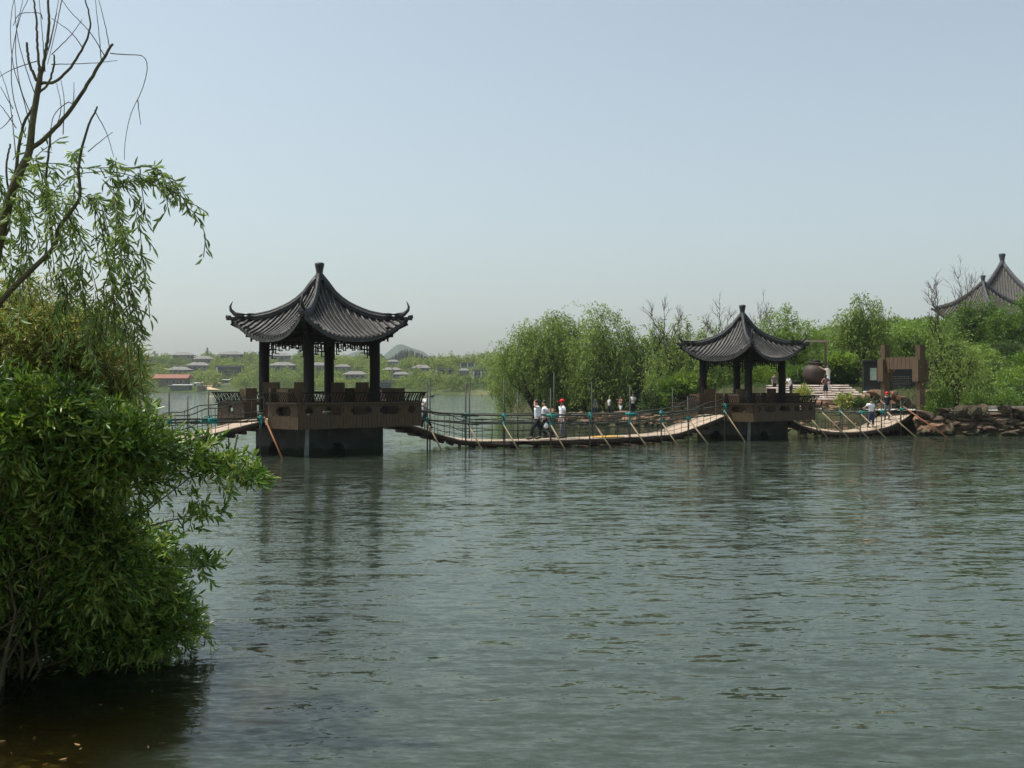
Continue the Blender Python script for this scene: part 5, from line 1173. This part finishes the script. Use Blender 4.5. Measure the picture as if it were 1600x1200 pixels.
for a in [(215, 330), (222, 400), (190, 370), (200, 430), (210, 480), (216, 545), (175, 440), (165, 390), (226, 440), (204, 520)]:
    LS.append([(a[0], a[1], 0), (a[0] + rr.uniform(-2, 14), a[1] + rr.uniform(10, 24), .1), (a[0] + rr.uniform(-6, 26), a[1] + rr.uniform(34, 58), .1)])
for _ in range(34):       # fill strands through the leafy crown
    x = rr.uniform(-20, 190); y = rr.uniform(225, 430) if x < 150 else rr.uniform(250, 420); ln = rr.uniform(60, 150); dx = rr.uniform(-5, 35)
    LS.append([(x, y, rr.uniform(-.5, .8)), (x + dx * .5, y - rr.uniform(0, 14) + 12, rr.uniform(-.5, .8)), (x + dx, y + ln * .5, rr.uniform(-.5, .8)), (x + dx * 1.3 + rr.uniform(-8, 8), y + ln, rr.uniform(-.5, .8))])
for _ in range(26):
    x = rr.uniform(80, 205); y = rr.uniform(400, 500); LS.append([(x, y, rr.uniform(-.3, .5)), (x + rr.uniform(-5, 15), y + rr.uniform(25, 45), 0), (x + rr.uniform(-5, 20), y + rr.uniform(60, 80), 0)])
Pts, Ds, Ls = [], [], []; tw = MB()
for t in LS:
    q = [fp(*(p if len(p) == 3 else (*p, 0))) for p in t]; L0 = sum((q[i + 1] - q[i]).length for i in range(len(q) - 1)); n = max(8, int(L0 / .021)); q = cat_path(q, n)
    tw.tube(q[::3] + [q[-1]], .0035, 4, cap=False)
    for i in range(1, n + 1):
        if rr.random() < .2: continue
        tt = (q[i] - q[i - 1]).normalized(); sd = Vector((rr.uniform(-1, 1), rr.uniform(-1, 1), rr.uniform(-.6, .5))).normalized(); d = (tt * .65 + sd * .75 + Vector((0, 0, -.25))).normalized()
        Pts.append(q[i] + sd * .01); Ds.append(d); Ls.append(rr.uniform(.065, .112))
tw.build('leafy_twigs', M['stem'], wt)['kind'] = 'stuff'
Pts = np.array(Pts); Ds = np.array(Ds); Ls = np.array(Ls); order = np.argsort(-(Pts[:, 0] + .4 * np.abs(Pts[:, 2] - 3.4)))   # outermost leaves, seen against the sky
ix, rest = order[:280], order[280:]
V, Q, T = leaves(Pts[rest], Ds[rest], Ls[rest], Ls[rest] * .17); V = V - np.array(OFF[wt.name]); link('foliage', np_mesh('foliage', V, Q, LM['willow'], T), wt)['kind'] = 'stuff'
LMESH = []
for k in range(5):
    V, Q, T = leaves(np.zeros((1, 3)), np.array([[0, 0, 1.]]), np.array([.1]), np.array([.017]), .25, .1 + .05 * k); LMESH.append(np_mesh('leaf', V, Q, LM['willow'], T))
for i in ix:
    o = link('leaf', LMESH[i % 5], wt); o.location = Vector(Pts[i]) - OFF[wt.name]; o.rotation_mode = 'QUATERNION'
    o.rotation_quaternion = Vector(Ds[i]).to_track_quat('Z', 'Y') @ Matrix.Rotation(rr.uniform(0, 6.28), 4, 'Z').to_quaternion(); o.scale = (Ls[i] * 10,) * 3

def bush(label, Yc, ells, kind, nshoot, lpl, L_, W, seed, extra=(), fill=2.0, shoot=.30, upz=.35, clumps=0):
    """ells: (px, py, rx, ry) in photo pixels at distance Yc"""
    rg = np.random.default_rng(seed); k = Yc / F
    if clumps:
        big = list(ells); w_ = np.array([e[2] * e[3] for e in big], float); out = []
        for _ in range(clumps):
            e = big[rg.choice(len(big), p=w_ / w_.sum())]; a = rg.uniform(0, 6.283); q = math.sqrt(rg.random()); rr_ = rg.uniform(26, 60)
            out.append((e[0] + (e[2] - rr_ * .8) * q * math.cos(a), e[1] + (e[3] - rr_ * .6) * q * math.sin(a), rr_ * rg.uniform(.9, 1.5), rr_ * .75, rg.uniform(-.4, .4) + (float(np.clip(-.9 + 1.9 * (e[1] - 660) / 340, -.9, 1.0)) if kind == 'bush' else 0)))
        ells = out
    c0 = P(40, 800, Yc); root = empty('waterside_bush', (c0.x, Yc, .05), label, 'bush', 'bushes at the near water edge')
    ar = np.array([e[2] * e[3] for e in ells], float); pk = ar / ar.sum(); idx = rg.choice(len(ells), nshoot, p=pk); E = np.array([(P(e[0], e[1], Yc)[0], Yc + (e[4] if len(e) > 4 else 0), P(e[0], e[1], Yc)[2], e[2] * k, e[2] * k * .75, e[3] * k) for e in ells])[idx]
    d = rg.normal(size=(nshoot, 3)); d[:, 1] -= .35; d /= np.linalg.norm(d, axis=1, keepdims=True); r = 1 - .42 * rg.random(nshoot) ** 1.5
    r *= .88 + .16 * np.sin(d[:, 0] * 7 + idx) * np.cos(d[:, 2] * 9 + 2 * idx)
    B = E[:, :3] + d * r[:, None] * E[:, 3:6]; dr = d * .8 + rg.normal(size=d.shape) * .45; dr[:, 2] += upz; dr /= np.linalg.norm(dr, axis=1, keepdims=True)
    ln = shoot * rg.uniform(.6, 1.3, nshoot)
    for (x0, y0, x1, y1, m_) in extra:
        a = np.array(P(x0, y0, Yc - .5)); b_ = np.array(P(x1, y1, Yc - .7)); t = rg.random(m_)[:, None]; q = a + (b_ - a) * t + rg.normal(size=(m_, 3)) * np.array([.04, .12, .05])
        e_ = rg.normal(size=(m_, 3)) * .5 + np.array([.5, 0, .35]); e_ /= np.linalg.norm(e_, axis=1, keepdims=True); B = np.concatenate([B, q]); dr = np.concatenate([dr, e_]); ln = np.concatenate([ln, shoot * .6 * np.ones(m_)])
    ok = B[:, 2] > .0; B = B[ok]; dr = dr[ok]; ln = ln[ok]; n = len(B)
    t = (np.arange(lpl) + .5) / lpl; bend = np.array([0, 0, -.28]) * (ln[:, None] * t ** 2)[..., None]
    Pt = B[:, None] + dr[:, None] * (ln[:, None] * t)[..., None] + bend
    sd = rg.normal(size=(n, lpl, 3)); D = dr[:, None] * .75 + sd * .5; D[..., 2] -= .12
    Pt = Pt.reshape(-1, 3); D = D.reshape(-1, 3); ok = Pt[:, 2] > .01; Pt = Pt[ok]; D = D[ok]; Ls = L_ * rg.uniform(.65, 1.25, len(Pt))
    V, Q, T = leaves(Pt, D, Ls, Ls * W); V = V - np.array([c0.x, Yc, .05]); link('foliage', np_mesh('foliage', V, Q, LM[kind], T), root)['kind'] = 'stuff'
    st_ = MB(); rr = random.Random(seed)
    for i in range(0, n, 3): st_.bar(B[i] - dr[i] * .05, B[i] + dr[i] * ln[i] * .8 + np.array([0, 0, -.1]) * ln[i], .004)
    for i in range(70):
        j = rr.randrange(n); base = Vector((c0.x - .6 + rr.uniform(-.8, .5), Yc + rr.uniform(-.3, .5), -.2)); limb(st_, base, Vector(B[j]), .016, .005, .35, 6, i, 5)
    for (x0, y0, x1, y1, m_) in extra: limb(st_, P(x0 - 60, y0 + 10, Yc - .3), P(x1, y1, Yc - .7), .007, .003, .1, 8, 3, 5)
    st_.build('stems', M['stem'], root); return root
bush('big leafy dark green bush overhanging the shaded water at the left edge', 9.6,
     [(70, 730, 160, 90), (175, 715, 85, 65), (90, 820, 170, 130), (178, 795, 66, 70), (178, 880, 92, 52), (60, 910, 165, 100), (205, 678, 58, 40), (110, 670, 110, 45), (125, 955, 105, 50), (-60, 800, 150, 200), (60, 1000, 180, 70), (60, 1040, 165, 60), (175, 1000, 75, 55), (240, 692, 62, 42), (215, 760, 70, 50), (60, 625, 75, 50), (165, 630, 60, 36), (215, 900, 65, 45)],
     'bush', 10500, 11, .088, .24, 5, clumps=120, extra=[(275, 722, 400, 745, 80), (250, 700, 330, 700, 25), (290, 812, 322, 802, 14), (270, 880, 325, 885, 22)], shoot=.26)
bush('yellow olive bush with narrow leaves rising behind the dark green bush', 11.6, [(60, 590, 155, 110), (170, 600, 62, 60), (120, 535, 85, 55), (20, 510, 110, 70), (195, 650, 45, 50)], 'olive', 4200, 11, .07, .16, 6, shoot=.26, clumps=36)
lobes = [(-6.0, 9.2, 4.3, 1.0, 1.3, 1.3), (-6.9, 8.6, 3.2, 1.2, 1.3, 1.5), (-7.6, 9.6, 5.0, 1.4, 1.5, 1.3)]  # out-of-frame part of the willow crown, added to shade the bush's lower left
Pt, D, _, _ = crown_pts(lobes, 1900, 14, .07, 77, .7, .7); ok = (Pt[:, 0] / Pt[:, 1] * F + 800 < -25); Pt = Pt[ok]; D = D[ok]
V, Q, T = cards(Pt, D, .13, .035); V = V - np.array(OFF[wt.name]); link('foliage', np_mesh('foliage', V, Q, LM['willow'], T), wt)['kind'] = 'stuff'
# fallen leaves on the shallows
fb = np_mesh('fallen_leaf', *leaves(np.zeros((1, 3)), np.array([[1., 0, 0]]), np.array([.07]), np.array([.014]), .1, .05)[:2], LM['fallen'])
for k, (px, py) in enumerate([(223, 1067), (238, 1083), (161, 1101), (143, 1102), (131, 1110), (193, 1107), (33, 1135), (111, 1151), (126, 1165), (129, 1169), (247, 1162), (233, 1170), (106, 1185), (313, 1064), (51, 1155), (10, 1158), (18, 1176), (67, 1196), (80, 1051)]):
    Y = CAMZ * F / (py - HY); o = link('floating_leaf', fb); o.location = PX(px, Y, .006); o.rotation_euler = (0, 0, k * 1.9); o.scale = (rr.uniform(.5, 1.1),) * 3; tag(o, 'small yellow fallen leaf floating on the brown shallows', 'leaf', 'fallen leaves on the shallows')

# ------------------------------------------------------------------ haze
hz_ = MB(); hz_.box((-200, 1900, 160), (3600, 4400, 330)); hm_ = bpy.data.materials.new('haze'); hm_.use_nodes = True; n = hm_.node_tree; n.nodes.clear()
o_ = n.nodes.new('ShaderNodeOutputMaterial'); v_ = n.nodes.new('ShaderNodeVolumePrincipled'); v_.inputs['Density'].default_value = .00017; v_.inputs['Color'].default_value = (.92, .97, .97, 1); v_.inputs['Anisotropy'].default_value = .2
n.links.new(v_.outputs[0], o_.inputs['Volume']); ho = hz_.build('haze', hm_); ho['kind'] = 'stuff'
for o in SC.objects:
    if o.name.startswith('tmp_skin'): bpy.data.objects.remove(o)
